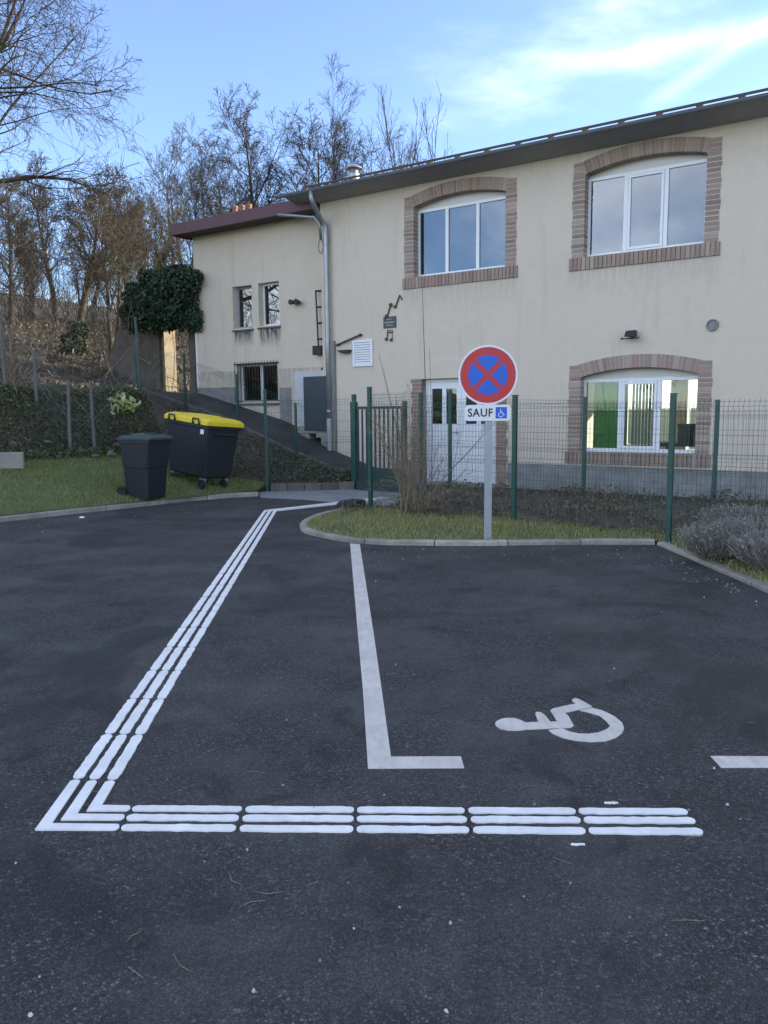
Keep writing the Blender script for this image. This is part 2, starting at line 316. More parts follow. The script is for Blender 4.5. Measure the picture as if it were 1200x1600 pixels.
# ------------------------------------------------------------------ mesh builder
class MB:
    def __init__(s): s.v = []; s.f = []; s.nv = 0
    def add(s, verts, faces):
        verts = np.asarray(verts, float).reshape(-1, 3); faces = np.asarray(faces, int)
        s.v.append(verts); s.f.append(faces + s.nv); s.nv += len(verts); return s
    def poly(s, verts): return s.add(verts, [list(range(len(verts)))])
    def box(s, x0, x1, y0, y1, z0, z1):
        return s.hexa([(x0, y0, z0), (x1, y0, z0), (x1, y1, z0), (x0, y1, z0), (x0, y0, z1), (x1, y0, z1), (x1, y1, z1), (x0, y1, z1)])
    def hexa(s, p): return s.add(p, [[0, 3, 2, 1], [4, 5, 6, 7], [0, 1, 5, 4], [1, 2, 6, 5], [2, 3, 7, 6], [3, 0, 4, 7]])
    def cbox(s, c, d): return s.box(c[0] - d[0] / 2, c[0] + d[0] / 2, c[1] - d[1] / 2, c[1] + d[1] / 2, c[2] - d[2] / 2, c[2] + d[2] / 2)
    def tube(s, pts, rad, sides=8, caps=True):
        pts = np.asarray(pts, float); k = len(pts); rad = np.broadcast_to(np.asarray(rad, float), (k,))
        s.tubes(pts[None], rad[None], sides)
        if caps:
            b = s.nv - k * sides
            s.f.append(np.array([[b + i for i in range(sides)][::-1]])); s.f.append(np.array([[b + (k - 1) * sides + i for i in range(sides)]]))
        return s
    def tubes(s, P, Rr, sides=3):
        P = np.asarray(P, float); B, k, _ = P.shape
        T = np.gradient(P, axis=1); T /= np.linalg.norm(T, axis=2, keepdims=True) + 1e-9
        main = P[:, -1] - P[:, 0]; main /= np.linalg.norm(main, axis=1, keepdims=True) + 1e-9
        ref = np.where(np.abs(main[:, 2:3]) < 0.8, np.array([[0, 0, 1.0]]), np.array([[1.0, 0, 0]]))
        n1 = np.cross(T, ref[:, None, :]); n1 /= np.linalg.norm(n1, axis=2, keepdims=True) + 1e-9
        n2 = np.cross(T, n1)
        a = np.arange(sides) * 2 * math.pi / sides
        V = P[:, :, None, :] + Rr[:, :, None, None] * (np.cos(a)[None, None, :, None] * n1[:, :, None, :] + np.sin(a)[None, None, :, None] * n2[:, :, None, :])
        idx = np.arange(B * k * sides).reshape(B, k, sides)
        q = np.stack([idx[:, :-1, :], np.roll(idx, -1, 2)[:, :-1, :], np.roll(idx, -1, 2)[:, 1:, :], idx[:, 1:, :]], -1).reshape(-1, 4)
        s.add(V.reshape(-1, 3), q); return s
    def lathe(s, prof, c=(0, 0, 0), seg=16, ax='z'):
        prof = np.asarray(prof, float); k = len(prof); a = np.arange(seg) * 2 * math.pi / seg
        r = prof[:, 0][:, None]; h = np.repeat(prof[:, 1][:, None], seg, 1); x = r * np.cos(a); y = r * np.sin(a)
        if ax == 'z': V = np.stack([x, y, h], -1)
        elif ax == 'y': V = np.stack([x, h, -y], -1)
        else: V = np.stack([h, x, y], -1)
        V = V.reshape(-1, 3) + np.array(c); idx = np.arange(k * seg).reshape(k, seg)
        q = np.stack([idx[:-1], np.roll(idx, -1, 1)[:-1], np.roll(idx, -1, 1)[1:], idx[1:]], -1).reshape(-1, 4)
        b = s.nv; s.add(V, q); s.f.append(np.array([[b + i for i in range(seg)][::-1]])); s.f.append(np.array([[b + (k - 1) * seg + i for i in range(seg)]])); return s
    def prism(s, outline, axis, a0, a1):
        """extrude a 2-D outline; axis 'y': outline is (x,z); 'x': (y,z); 'z': (x,y)"""
        o = np.asarray(outline, float); k = len(o)
        def put(a):
            c = np.full(k, a)
            return np.stack({'y': (o[:, 0], c, o[:, 1]), 'x': (c, o[:, 0], o[:, 1]), 'z': (o[:, 0], o[:, 1], c)}[axis], -1)
        V = np.vstack([put(a0), put(a1)]); b = s.nv
        s.add(V, [[i, (i + 1) % k, k + (i + 1) % k, k + i] for i in range(k)])
        s.f.append(np.array([[b + i for i in range(k)][::-1]])); s.f.append(np.array([[b + k + i for i in range(k)]])); return s
    def mesh(s, name, smooth=False):
        V = np.vstack(s.v); me = bpy.data.meshes.new(name)
        loops = np.concatenate([f.reshape(-1) for f in s.f]); cnt = np.concatenate([np.full(len(f), f.shape[1]) for f in s.f])
        me.vertices.add(len(V)); me.vertices.foreach_set('co', V.astype(np.float32).ravel())
        me.loops.add(len(loops)); me.loops.foreach_set('vertex_index', loops.astype(np.int32))
        me.polygons.add(len(cnt)); me.polygons.foreach_set('loop_start', np.concatenate([[0], np.cumsum(cnt)[:-1]]).astype(np.int32))
        me.polygons.foreach_set('use_smooth', np.full(len(cnt), bool(smooth)))
        me.update(calc_edges=True); me.validate(); return me
    def build(s, name, mat, parent=None, smooth=False, bevel=0.0, solid=None, fixn=True):
        me = s.mesh(name, smooth); return obj(name, me, mat, parent, bevel, fixn=fixn and s.nv < 20000)
def obj(name, me, mat, parent=None, bevel=0.0, fixn=False):
    if fixn:
        bm = bmesh.new(); bm.from_mesh(me); bmesh.ops.recalc_face_normals(bm, faces=bm.faces)
        if bevel: bmesh.ops.bevel(bm, geom=[e for e in bm.edges if len(e.link_faces) == 2 and e.calc_face_angle(0) > 0.5], offset=bevel, segments=2, affect='EDGES', profile=0.6)
        bm.to_mesh(me); bm.free()
    if mat and not me.materials: me.materials.append(MATS[mat])
    o = bpy.data.objects.new(name, me); COL.objects.link(o)
    if parent: o.parent = parent
    return o
def thing(name, label, cat, at=(0, 0, 0), rz=0.0, group=None):
    o = bpy.data.objects.new(name, None); COL.objects.link(o); o.location = at; o.rotation_euler = (0, 0, rz); o.empty_display_size = 0.2
    return tag(o, label, cat, group)
def tag(o, label, cat, group=None):
    o['label'] = label; o['category'] = cat
    if group: o['group'] = group
    return o
def kind(o, k, label=None):
    o['kind'] = k
    if label: o['label'] = label
    return o
def fill_poly(outer, holes=(), plane='xy'):
    """triangulated flat mesh (list of loops of 2-D points) -> verts, faces"""
    bm = bmesh.new()
    for lp in [outer] + list(holes):
        vs = [bm.verts.new((p[0], p[1], 0)) for p in lp]
        for i in range(len(vs)): bm.edges.new((vs[i], vs[(i + 1) % len(vs)]))
    bmesh.ops.triangle_fill(bm, use_beauty=True, edges=bm.edges[:])
    bm.verts.index_update(); V = [tuple(v.co) for v in bm.verts]; F = [[v.index for v in f.verts] for f in bm.faces]; bm.free()
    return np.array(V), np.array(F)
def slab_from_outline(mb, outer, holes, z0, z1, tf=None):
    """flat outline with thickness; tf maps (x,y,z) arrays to another frame"""
    V, F = fill_poly(outer, holes); k = len(V)
    a = V.copy(); a[:, 2] = z1; b = V.copy(); b[:, 2] = z0
    allv = np.vstack([a, b])
    if tf: allv = tf(allv)
    e = {}
    for f in F:
        for i in range(3):
            key = tuple(sorted((f[i], f[(i + 1) % 3]))); e[key] = e.get(key, 0) + 1
    side = [[x, y, y + k, x + k] for (x, y), c in e.items() if c == 1]
    b0 = mb.nv; mb.add(allv, F); mb.f.append(F[:, ::-1] + k + b0); mb.f.append(np.array(side) + b0)
    return mb
rng = np.random.default_rng(7)
random.seed(7)

# ------------------------------------------------------------------ terrain functions
KD = np.array([-0.716, 0.698]); KS = np.array([0.698, 0.716]); K0 = np.array([-5.41, 10.99])
def sd_of(x, y): return (x - K0[0]) * KS[0] + (y - K0[1]) * KS[1], (x - K0[0]) * KD[0] + (y - K0[1]) * KD[1]
def smooth(t): t = np.clip(t, 0, 1); return t * t * (3 - 2 * t)
def wob(x, y): return 0.05 * np.sin(1.7 * x + 0.6 * y) + 0.04 * np.sin(2.9 * y - 1.3 * x) + 0.03 * np.sin(5.1 * x + 3.7 * y)
def ramp_z(u): return np.interp(-np.asarray(u, float), [8.6, 10.68, 12.4, 15.3], [0.0, 0.62, 1.26, 1.98])
def terr(x, y):
    x = np.asarray(x, float); y = np.asarray(y, float)
    u = x * U[0] + y * U[1]; n = x * N[0] + y * N[1] + DIST; s, d = sd_of(x, y)
    z = 0.07 + 0.2 * np.clip(d, 0, 3.1) + 1.22 * smooth((d - 3.15) / 0.9) * (1 - 0.5 * smooth((s - 4.2) / 1.5) * (1 - smooth((d - 4.4) / 1.2)))
    z += 0.30 * np.clip(d - 8.0, 0, 8) + 0.16 * np.clip(d - 16, 0, 60)
    z += wob(x, y) * (0.15 + smooth((d - 3) / 2)) * np.clip(d, 0, 1)
    z2 = ramp_z(u) - 0.05 - 0.5 * np.clip(n - 1.45, 0, 9)
    z = np.maximum(z, np.where(u < -8.6, z2, -1))
    lim = ramp_z(u) - 0.06 + 0.7 * np.clip(n - 1.4, 0, 20)
    return np.where(u > -15.6, np.minimum(z, np.maximum(lim, 0.07)), z)
def terr1(x, y): return float(terr(x, y))

# ------------------------------------------------------------------ ground
g = MB().poly([(-600, -300, -0.08), (600, -300, -0.08), (600, 900, -0.08), (-600, 900, -0.08)]); kind(g.build('ground', 'turf'), 'structure')
cp_o = MB().poly([(-30, -25, 0), (25, -25, 0), (25, 17.8, 0), (-0.5, 17.8, 0), (-2.6, 14.9, 0), (-8.0, 9.3, 0), (-30, -10, 0)]).build('car_park', 'asphalt'); kind(cp_o, 'structure')
# courtyard asphalt between the back fence and the wall, and the concrete path
cy = MB().poly([W(-9.0, 1.7, 0.006), W(9, 1.7, 0.006), W(9, -0.1, 0.006), W(-9.0, -0.1, 0.006)]).build('courtyard', 'court_asphalt'); kind(cy, 'structure')
sl = [G(408, 778.5)[:2], G(470, 781)[:2], G(520, 785.5)[:2], G(560, 793)[:2], W(-6.55, 4.4)[:2], W(-6.75, 1.75)[:2], W(-9.0, 1.75)[:2], W(-10.2, 2.95)[:2]]
mb = MB(); slab_from_outline(mb, sl, [], 0.004, 0.012); kind(mb.build('path', 'slab_concrete'), 'structure')
# garden terrain in (s, d) rows
dr = np.concatenate([np.arange(0.06, 8, 0.22), np.arange(8.2, 20, 0.6), np.arange(20.5, 75, 3.0)])
bs = [sd_of(*G(412, 775)[:2]), sd_of(*G(417, 768)[:2]), sd_of(*W(-11.2, 2.2)[:2]), sd_of(*W(-12.4, 1.4)[:2]), sd_of(*W(-14.5, 1.35)[:2]), sd_of(*W(-15.6, 0.6)[:2])]
bd = [max(0.0, b[1]) for b in bs]; bsv = [b[0] for b in bs]
rows = []
for d in dr:
    sm = np.interp(d, bd, bsv)
    if d > bd[-1]: sm = min(30.0, max(bsv[-1], (-4.96 + 0.9846 * d) / 0.1776))
    s = sm - (1 - np.linspace(0, 1, 70)) ** 1.7 * (sm + 60 if d > 12 else sm + 26)
    x = K0[0] + s * KS[0] + d * KD[0]; y = K0[1] + s * KS[1] + d * KD[1]
    rows.append(np.stack([x, y, terr(x, y)], -1))
gv = np.array(rows); nr, nc = gv.shape[:2]; idx = np.arange(nr * nc).reshape(nr, nc)
q = np.stack([idx[:-1, :-1], idx[:-1, 1:], idx[1:, 1:], idx[1:, :-1]], -1)
cut = int(np.searchsorted(dr, 3.3)); cut2 = int(np.searchsorted(dr, 5.4))
def rows_mesh(a, b):
    sub = gv[a:b + 1]; k = idx[:b - a + 1]; qq = np.stack([k[:-1, :-1], k[:-1, 1:], k[1:, 1:], k[1:, :-1]], -1).reshape(-1, 4)
    return MB().add(sub.reshape(-1, 3), qq)
kind(rows_mesh(0, cut).build('lawn', 'turf', smooth=True), 'structure')
kind(rows_mesh(cut, cut2).build('bank', 'soil', smooth=True), 'structure')
kind(rows_mesh(cut2, nr - 1).build('hillside', 'hill_soil', smooth=True), 'structure')
# planted bank under the ramp
low = [W(-8.98, 1.66, 0.10), W(-9.5, 2.15, 0.12), W(-10.15, 2.75, 0.16), W(-11.2, 3.3, 0.30), W(-12.4, 3.6, 0.5), W(-13.6, 3.4, 0.9)]
hi = [W(u, 1.42, float(ramp_z(u)) + 0.02) for u in (-8.98, -9.8, -10.6, -11.6, -12.8, -14.2)]
bk = []
for t in np.linspace(0, 1, 9):
    for i in range(41):
        f = i / 40 * 5; k = min(4, int(f)); w = f - k
        a = np.array(low[k]) * (1 - w) + np.array(low[k + 1]) * w; b = np.array(hi[k]) * (1 - w) + np.array(hi[k + 1]) * w
        p = a * (1 - t) + b * t; p[2] += 0.06 * math.sin(math.pi * t) * (1 + math.sin(7 * p[0]) * 0.6); bk.append(p)
bk = np.array(bk); ii = np.arange(9 * 41).reshape(9, 41)
kind(MB().add(bk, np.stack([ii[:-1, :-1], ii[:-1, 1:], ii[1:, 1:], ii[1:, :-1]], -1).reshape(-1, 4)).build('planted_bank', 'soil', smooth=True), 'structure')
# ramp beside the wall
us = np.linspace(-17, -8.3, 40); rv = []
for u in us:
    for n_ in (-0.45, 0.5, 1.42): rv.append(W(u, n_, float(ramp_z(u)) + 0.012))
ii = np.arange(120).reshape(40, 3)
kind(MB().add(rv, np.stack([ii[:-1, :-1], ii[1:, :-1], ii[1:, 1:], ii[:-1, 1:]], -1).reshape(-1, 4)).build('ramp', 'court_asphalt', smooth=True), 'structure')

# ------------------------------------------------------------------ kerbs: single stones
def kerb_line(name, pts, width, height, z0, mat, sl_len=0.98, gap=0.012, inward=1):
    root = kind(thing(name, '', ''), 'structure'); del root['label']; del root['category']
    pts = [np.array(p[:2]) for p in pts]
    seg = [np.linalg.norm(pts[i + 1] - pts[i]) for i in range(len(pts) - 1)]; cum = np.concatenate([[0], np.cumsum(seg)]); L = cum[-1]
    def at(t):
        i = min(len(seg) - 1, max(0, int(np.searchsorted(cum, t) - 1))); w = (t - cum[i]) / seg[i]; return pts[i] * (1 - w) + pts[i + 1] * w
    def nrm(t):
        a, b = at(max(0, t - 0.12)), at(min(L, t + 0.12)); d = (b - a) / np.linalg.norm(b - a); return np.array([-d[1], d[0]]) * inward
    cnt = max(1, round(L / sl_len)); sl_ = L / cnt
    for i in range(cnt):
        t0 = i * sl_ + gap / 2; t1 = (i + 1) * sl_ - gap / 2; m = 5; jh = random.uniform(-0.004, 0.004); jn = random.uniform(-0.006, 0.006)
        V = []; zf = z0 if callable(z0) else (lambda x, y: z0)
        for k in range(m + 1):
            t = t0 + (t1 - t0) * k / m; p = at(t); nn = nrm(t); z = zf(*p)
            hh = height + jh; c = 0.015
            for (w, h) in ((jn, -0.1), (jn, hh - c), (jn + c, hh), (width, hh), (width, -0.1)):
                qv = p + nn * w; V.append((qv[0], qv[1], z + h))
        F = []
        for k in range(m):
            for j in range(5): F.append([k * 5 + j, k * 5 + (j + 1) % 5, (k + 1) * 5 + (j + 1) % 5, (k + 1) * 5 + j])
        b = MB().add(V, F); b.f.append(np.array([[0, 1, 2, 3, 4]])); b.f.append(np.array([[m * 5 + j for j in range(5)]]))
        b.build('kerb_stone', mat, root)
    return root
lk = [np.array([-12.5, 4.0]), G(0, 816)[:2], G(100, 805)[:2], G(200, 794)[:2], G(290, 784)[:2], G(350, 778.5)[:2], G(404, 775.5)[:2]]
lk[0] = lk[1] + (lk[1] - lk[3]) * 2.5
kerb_line('garden_kerb', lk, 0.10, 0.075, 0.0, 'kerb_concrete')
ipx = [(597, 794), (564, 795), (535, 799), (513, 804), (490, 810), (474, 817), (468, 824), (470, 831), (481, 835.5), (503, 840.5), (529, 845.5), (551, 848.5), (604, 852), (700, 853), (760, 853), (860, 851.5), (960, 851), (1024, 851.5)]
isl_pts = [G(*p)[:2] for p in ipx]
kerb_line('island_kerb', isl_pts, 0.10, 0.055, 0.0, 'kerb_concrete', 0.8)
ipx2 = [(1026, 851.5), (1070, 870), (1120, 892), (1160, 909), (1200, 928)]
ip2 = [G(*p)[:2] for p in ipx2]; ip2.append(ip2[-1] + (ip2[-1] - ip2[2]) * 3)
kerb_line('border_kerb', ip2, 0.09, 0.04, 0.0, 'kerb_concrete', 1.0)
rk = [W(u, 1.5)[:2] for u in (-9.05, -10, -11, -12, -13, -14, -15.3)]
kerb_line('ramp_kerb', rk, 0.13, 0.10, lambda x, y: float(ramp_z(x * U[0] + y * U[1])), 'stone', 0.7, inward=-1)
kerb_line('path_edging', [W(-8.95, 1.62)[:2], W(-9.5, 2.15)[:2], W(-10.1, 2.72)[:2]], 0.14, 0.15, 0.0, 'stone', 0.34)

# island lawn and bed
inner = [np.array(p) for p in isl_pts]; cen = np.array([1.0, 9.9])
il = []
for i, p in enumerate(inner):
    a = inner[max(0, i - 1)]; b = inner[min(len(inner) - 1, i + 1)]; d = (b - a) / np.linalg.norm(b - a); il.append(p + np.array([-d[1], d[0]]) * 0.07)
r2 = [p + np.array([0.06, 0.03]) for p in ip2]
outer = il + r2 + [W(6, 5.2)[:2], W(6, 1.6)[:2], W(-6.75, 1.6)[:2], W(-6.72, 4.2)[:2]]
outer = [tuple(p) for p in outer]
V, F = fill_poly(outer); 
KP = np.array([a_ + (b_ - a_) * t for a_, b_ in list(zip(isl_pts[:-1], isl_pts[1:])) + list(zip(ip2[:-1], ip2[1:])) for t in np.linspace(0, 1, 6)])
def island_z(x, y):
    x = np.atleast_1d(np.asarray(x, float)); y = np.atleast_1d(np.asarray(y, float)); n = x * N[0] + y * N[1] + DIST; dk = np.full(len(x), 9.0)
    for k_ in KP: dk = np.minimum(dk, np.hypot(x - k_[0], y - k_[1]))
    return np.where(n < 1.75, .03, 0.036 + 0.045 * smooth((dk - .05) / 1.0) + 0.07 * smooth((4.5 - n) / 1.2) * smooth((n - 1.5) / .4) * smooth(dk / .8))
bm = bmesh.new(); vs = [bm.verts.new(v) for v in V]
for f in F: bm.faces.new([vs[i] for i in f])
for _ in range(4):
    bmesh.ops.subdivide_edges(bm, edges=[e for e in bm.edges if e.calc_length() > 0.45], cuts=1, use_grid_fill=True)
bmesh.ops.triangulate(bm, faces=bm.faces[:])
for v in bm.verts:
    v.co.z = float(island_z(v.co.x, v.co.y)[0]) + 0.006 * math.sin(9 * v.co.x) * math.sin(7 * v.co.y)
me = bpy.data.meshes.new('island_lawn'); bm.to_mesh(me); bm.free(); kind(obj('island_lawn', me, 'turf'), 'structure')

bu = np.linspace(-6.62, 6, 80); bn = np.linspace(1.72, 4.5, 16); bedv = []
for u_ in bu:
    for j_, n_ in enumerate(bn):
        nn_ = n_ + (.22 * math.sin(3.1 * u_) + .12 * math.sin(7.7 * u_) if j_ == 15 else 0) + (.05 * (u_ + 6.6) * (j_ / 15)); p_ = W(u_, nn_); bedv.append((p_[0], p_[1], float(island_z(p_[0], p_[1])[0]) + (.012 if j_ < 15 else -.01) + .008 * math.sin(17 * u_) * math.sin(13 * nn_)))
ii = np.arange(80 * 16).reshape(80, 16); kind(MB().add(bedv, np.stack([ii[:-1, :-1], ii[1:, :-1], ii[1:, 1:], ii[:-1, 1:]], -1).reshape(-1, 4)).build('planting_bed', 'soil', smooth=True), 'structure')

# ------------------------------------------------------------------ painted markings
def ground_patch(name, outlines, mat, parent, h0, h1):
    mb = MB()
    for o in outlines: slab_from_outline(mb, o, [], h0, h1)
    return mb.build(name, mat, parent)
def strip_piece(p0, p1, w, round0=True, round1=True, jag=0.0028):
    p0 = np.array(p0); p1 = np.array(p1); d = p1 - p0; L = np.linalg.norm(d); d /= L; nn = np.array([-d[1], d[0]]); r = w / 2; out = []
    m = max(6, int(L / 0.03))
    def jj(): return random.uniform(-jag, jag)
    for i in range(m + 1): out.append(p0 + d * (r + (L - 2 * r) * i / m if round0 and round1 else L * i / m) - nn * (r + jj()))
    if round1:
        for a in np.linspace(-70, 70, 7): out.append(p1 - d * r + r * (d * math.cos(R(a)) + nn * math.sin(R(a))))
    for i in range(m, -1, -1): out.append(p0 + d * (r + (L - 2 * r) * i / m if round0 and round1 else L * i / m) + nn * (r + jj()))
    if round0:
        for a in np.linspace(110, 250, 7): out.append(p0 + d * r + r * (d * math.cos(R(a)) + nn * math.sin(R(a))))
    return [tuple(p) for p in out]
gs = thing('guide_strip', 'three parallel raised white guidance strips running to the gate with one sharp corner', 'road marking')
# cross run, three rows from outer (near) to inner
rowsA = [[(50, 1297.5), (185, 1293.5)], [(90, 1283), (195, 1277.5)], [(128, 1269), (202, 1263)]]
breaks_top = [[190, 372], [378, 557], [562, 738], [744, 918], [923, 1098]]
rowy = [(1293.5, 1300), (1278, 1283.5), (1264, 1269.5)]
rowx = [(0, 0), (9, -12), (17, -24)]
CW = 0.042
ax = [G(188, 1294), G(1100, 1300.5)]; bx = [G(196, 1278.5), G(1088, 1283.5)]; cx = [G(205, 1264.5), G(1076, 1269.5)]
fr = [(190 - 188) / 912, (372 - 188) / 912, (378 - 188) / 912, (557 - 188) / 912, (562 - 188) / 912, (738 - 188) / 912, (744 - 188) / 912, (918 - 188) / 912, (923 - 188) / 912, (1098 - 188) / 912]
for (a, b) in (ax, bx, cx):
    a = a[:2]; b = b[:2]
    for k in range(5):
        f0, f1 = fr[2 * k], fr[2 * k + 1]
        ground_patch('strip', [strip_piece(a + (b - a) * f0, a + (b - a) * f1, CW)], 'fresh_paint', gs, -0.004, 0.006)
# long run to the gate
farL, farM, farR = G(414, 799)[:2], G(421.5, 799)[:2], G(429.5, 799)[:2]
nearL, nearM, nearR = G(117, 1220)[:2], G(147, 1220)[:2], G(177, 1220)[:2]
nearL, nearM, nearR = G(120, 1218.5)[:2], G(146, 1219.5)[:2], G(174, 1220)[:2]
ybr = [929, 952.5, 979, 1009, 1046, 1091, 1146, 1218.5]
for a, b in ((nearL, farL), (nearM, farM), (nearR, farR)):
    L = np.linalg.norm(b - a); m = round(L / 0.46)
    for k in range(m):
        gp = 0.006 if k < 10 else 0.002
        ground_patch('strip', [strip_piece(a + (b - a) * (k / m) + (b - a) / L * gp, a + (b - a) * ((k + 1) / m) - (b - a) / L * gp, 0.047)], 'fresh_paint', gs, -0.004, 0.006)
# corner pieces
def corner(A, B, C, w):
    A, B, C = map(np.array, (A, B, C)); d1 = (A - B) / np.linalg.norm(A - B); d2 = (C - B) / np.linalg.norm(C - B); r = w / 2
    n1 = np.array([-d1[1], d1[0]]); n2 = np.array([-d2[1], d2[0]])
    def isect(p, d, q, e):
        t = np.linalg.solve(np.array([d, -e]).T, q - p); return p + d * t[0]
    i1 = isect(A + n1 * r, d1, C - n2 * r, d2); i2 = isect(A - n1 * r, d1, C + n2 * r, d2)
    c = []
    for a in np.linspace(-65, 65, 6): c.append(A - d1 * r + r * (d1 * math.cos(R(a)) + n1 * math.sin(R(a))))
    c.append(i1)
    for a in np.linspace(-65, 65, 6)[::1]: c.append(C - d2 * r + r * (d2 * math.cos(R(a)) + n2 * math.sin(R(a))))
    c.append(i2); return [tuple(p) for p in c]
for A, (a, b) in ((nearL, ax), (nearM, bx), (nearR, cx)):
    a = a[:2]; b = b[:2]; far = {id(nearL): farL, id(nearM): farM, id(nearR): farR}[id(A)]
    dl = (far - A) / np.linalg.norm(far - A); A2 = A - dl * 0.008
    t = np.linalg.solve(np.array([dl, -(b - a)]).T, a - A2); Bc = A2 + dl * t[0]
    ground_patch('strip', [corner(A2, Bc, a - (b - a) * 0.002, 0.045)], 'fresh_paint', gs, -0.004, 0.006)
# short run on the concrete path
e0, e1 = G(420, 797.5)[:2], G(566, 782.5)[:2]; dirn = (e1 - e0) / np.linalg.norm(e1 - e0); pn = np.array([-dirn[1], dirn[0]])
for k, off in enumerate((0.10, 0.0, -0.10)):
    st = (farL, farM, farR)[k]
    en = e1 + pn * (off * 0.9) + dirn * 0.5
    ground_patch('strip', [strip_piece(st, en, 0.045, False, True)], 'fresh_paint', gs, -0.004, 0.0185)
for px in ((955, 1255, 11), (903, 1320, 10)):
    p = G(px[0], px[1])[:2]; s_ = px[2] / 400.0
    ground_patch('paint_smear', [strip_piece(p - (s_, 0), p + (s_, 0), 0.012, True, True, 0.003)], 'fresh_paint', gs, -0.003, 0.003)
bl = thing('bay_line', 'worn white L-shaped parking bay line starting at the grass island kerb', 'road marking')
ground_patch('line', [[tuple(G(*p)[:2]) for p in ((547, 849.5), (562.3, 850.5), (585.3, 1000), (597, 1082), (610.8, 1183), (720, 1182.6), (725.3, 1200.6), (575, 1201.5), (567.2, 1080), (560, 1000))]], 'old_paint', bl, -0.003, 0.003)
bl2 = thing('bay_dash', 'short worn white bay end mark with a slanted tip', 'road marking')
pe = [tuple(G(*p)[:2]) for p in ((1110, 1182), (1200, 1182.5), (1330, 1183), (1330, 1201), (1200, 1200), (1127, 1200))]
ground_patch('line', [pe], 'old_paint', bl2, -0.003, 0.003)
ws = thing('wheelchair_symbol', 'white wheelchair symbol painted on the asphalt inside the parking bay', 'road marking')
body = [(68, 305), (80, 288), (115, 270), (160, 262), (220, 264), (265, 278), (305, 298), (385, 295), (405, 292), (388, 245), (382, 226), (395, 216), (420, 216), (445, 230), (470, 255), (497, 292), (553, 292), (530, 250), (498, 203), (520, 190), (610, 168), (700, 150), (670, 130), (672, 116), (695, 109), (720, 114), (770, 140), (825, 172), (808, 180), (710, 200), (612, 222), (640, 245), (682, 323), (655, 338), (480, 346), (305, 353), (240, 362), (170, 360), (110, 347), (76, 325)]
wheel = [(485, 358), (520, 385), (600, 418), (700, 440), (820, 450), (930, 444), (1010, 418), (1060, 380), (1076, 345), (1060, 300), (1000, 250), (910, 206), (825, 184), (728, 203), (800, 220), (885, 245), (935, 285), (968, 325), (940, 350), (880, 375), (800, 387), (720, 385), (650, 370), (596, 345)]
for nm, ol in (('figure', body), ('wheel', wheel)):
    ground_patch(nm, [[tuple(G(760 + x / 5, 1070 + y / 5)[:2]) for x, y in ol]], 'old_paint', ws, -0.003, 0.0035)

# ------------------------------------------------------------------ main building (local x = along wall, y = inward, z up)
def B(name, label, cat): 
    p = W(0, 0, 0); return thing(name, label, cat, tuple(p), ANG)
# local y = -n
bld = B('main_building', 'two-storey beige rendered building with arched brick-framed windows and a long eave', 'building')
UL, UR = -10.93, 20.0; ZT = 5.96
WIN = [(-7.57, 4.15, 5.49), (-4.06, 4.15, 5.53), (-4.06, 0.74, 2.06)]
HW = 1.0; RISE = 0.135
def arch_pts(c, zs, hw, rise, m=14):
    Rr = (hw * hw + rise * rise) / (2 * rise); a = math.asin(hw / Rr); cz = zs + rise - Rr
    return [(c + Rr * math.sin(t), cz + Rr * math.cos(t)) for t in np.linspace(a, -a, m + 1)], Rr, cz, a
holes = []
for c, z0, zs in WIN:
    ap, *_ = arch_pts(c, zs + 0.02, HW + 0.02, RISE)
    holes.append([(c - HW - 0.02, z0 - 0.02), (c + HW + 0.02, z0 - 0.02)] + ap)
DU0, DU1, DZ = -8.40, -6.72, 2.12
holes.append([(DU0, 0.0), (DU1, 0.0), (DU1, DZ), (DU0, DZ)])
far_holes = [(3.0 + i * 3.6) for i in range(0)]
def tfwall(v): return np.stack([v[:, 0], v[:, 2], v[:, 1]], -1)
mb = MB(); slab_from_outline(mb, [(UL, -0.4), (UR, -0.4), (UR, ZT), (UL, ZT)], holes, 0.34, 0.0, tfwall)
wall = mb.build('wall', 'wall_render', bld)
# side wall, back wall (tall openings added to brighten the room), inner floor and ceiling
mb = MB().box(UL, UL + 0.3, 0.345, 6.0, -0.4, ZT); mb.build('side_wall', 'wall_render', bld)
mb = MB().box(UR - 0.3, UR, 0.345, 6.0, -0.4, ZT); mb.build('side_wall', 'wall_render', bld)
mb = MB(); slab_from_outline(mb, [(UL, -0.4), (UR, -0.4), (UR, ZT), (UL, ZT)], [[(-4.6, 0.5), (-3.2, 0.5), (-3.2, 2.3), (-4.6, 2.3)], [(-2.9, 0.4), (-1.6, 0.4), (-1.6, 2.4), (-2.9, 2.4)], [(-6.1, 0.6), (-5.0, 0.6), (-5.0, 2.3), (-6.1, 2.3)]], 6.3, 6.0, tfwall)
mb.build('back_wall', 'room_wall', bld)
MB().box(UL + 0.3, UR - 0.3, 0.345, 6.0, 2.75, 2.95).build('upper_floor', 'room_floor', bld)
MB().box(UL + 0.3, UR - 0.3, 0.345, 6.0, -0.2, 0.06).build('ground_floor', 'room_floor', bld)
MB().box(UL + 0.3, UR - 0.3, 0.345, 6.0, 5.70, 5.80).build('attic_floor', 'room_wall', bld)
MB().box(-6.4, -6.25, 0.35, 6.0, 0.06, 2.75).build('partition', 'room_wall', bld)
MB().box(-1.5, -1.35, 0.35, 6.0, 0.06, 2.75).build('partition', 'room_wall', bld)
for a in (-9.5, -5.8, -2.0): MB().box(a, a + 0.1, 0.35, 6.0, 2.95, 5.7).build('partition', 'room_wall', bld)
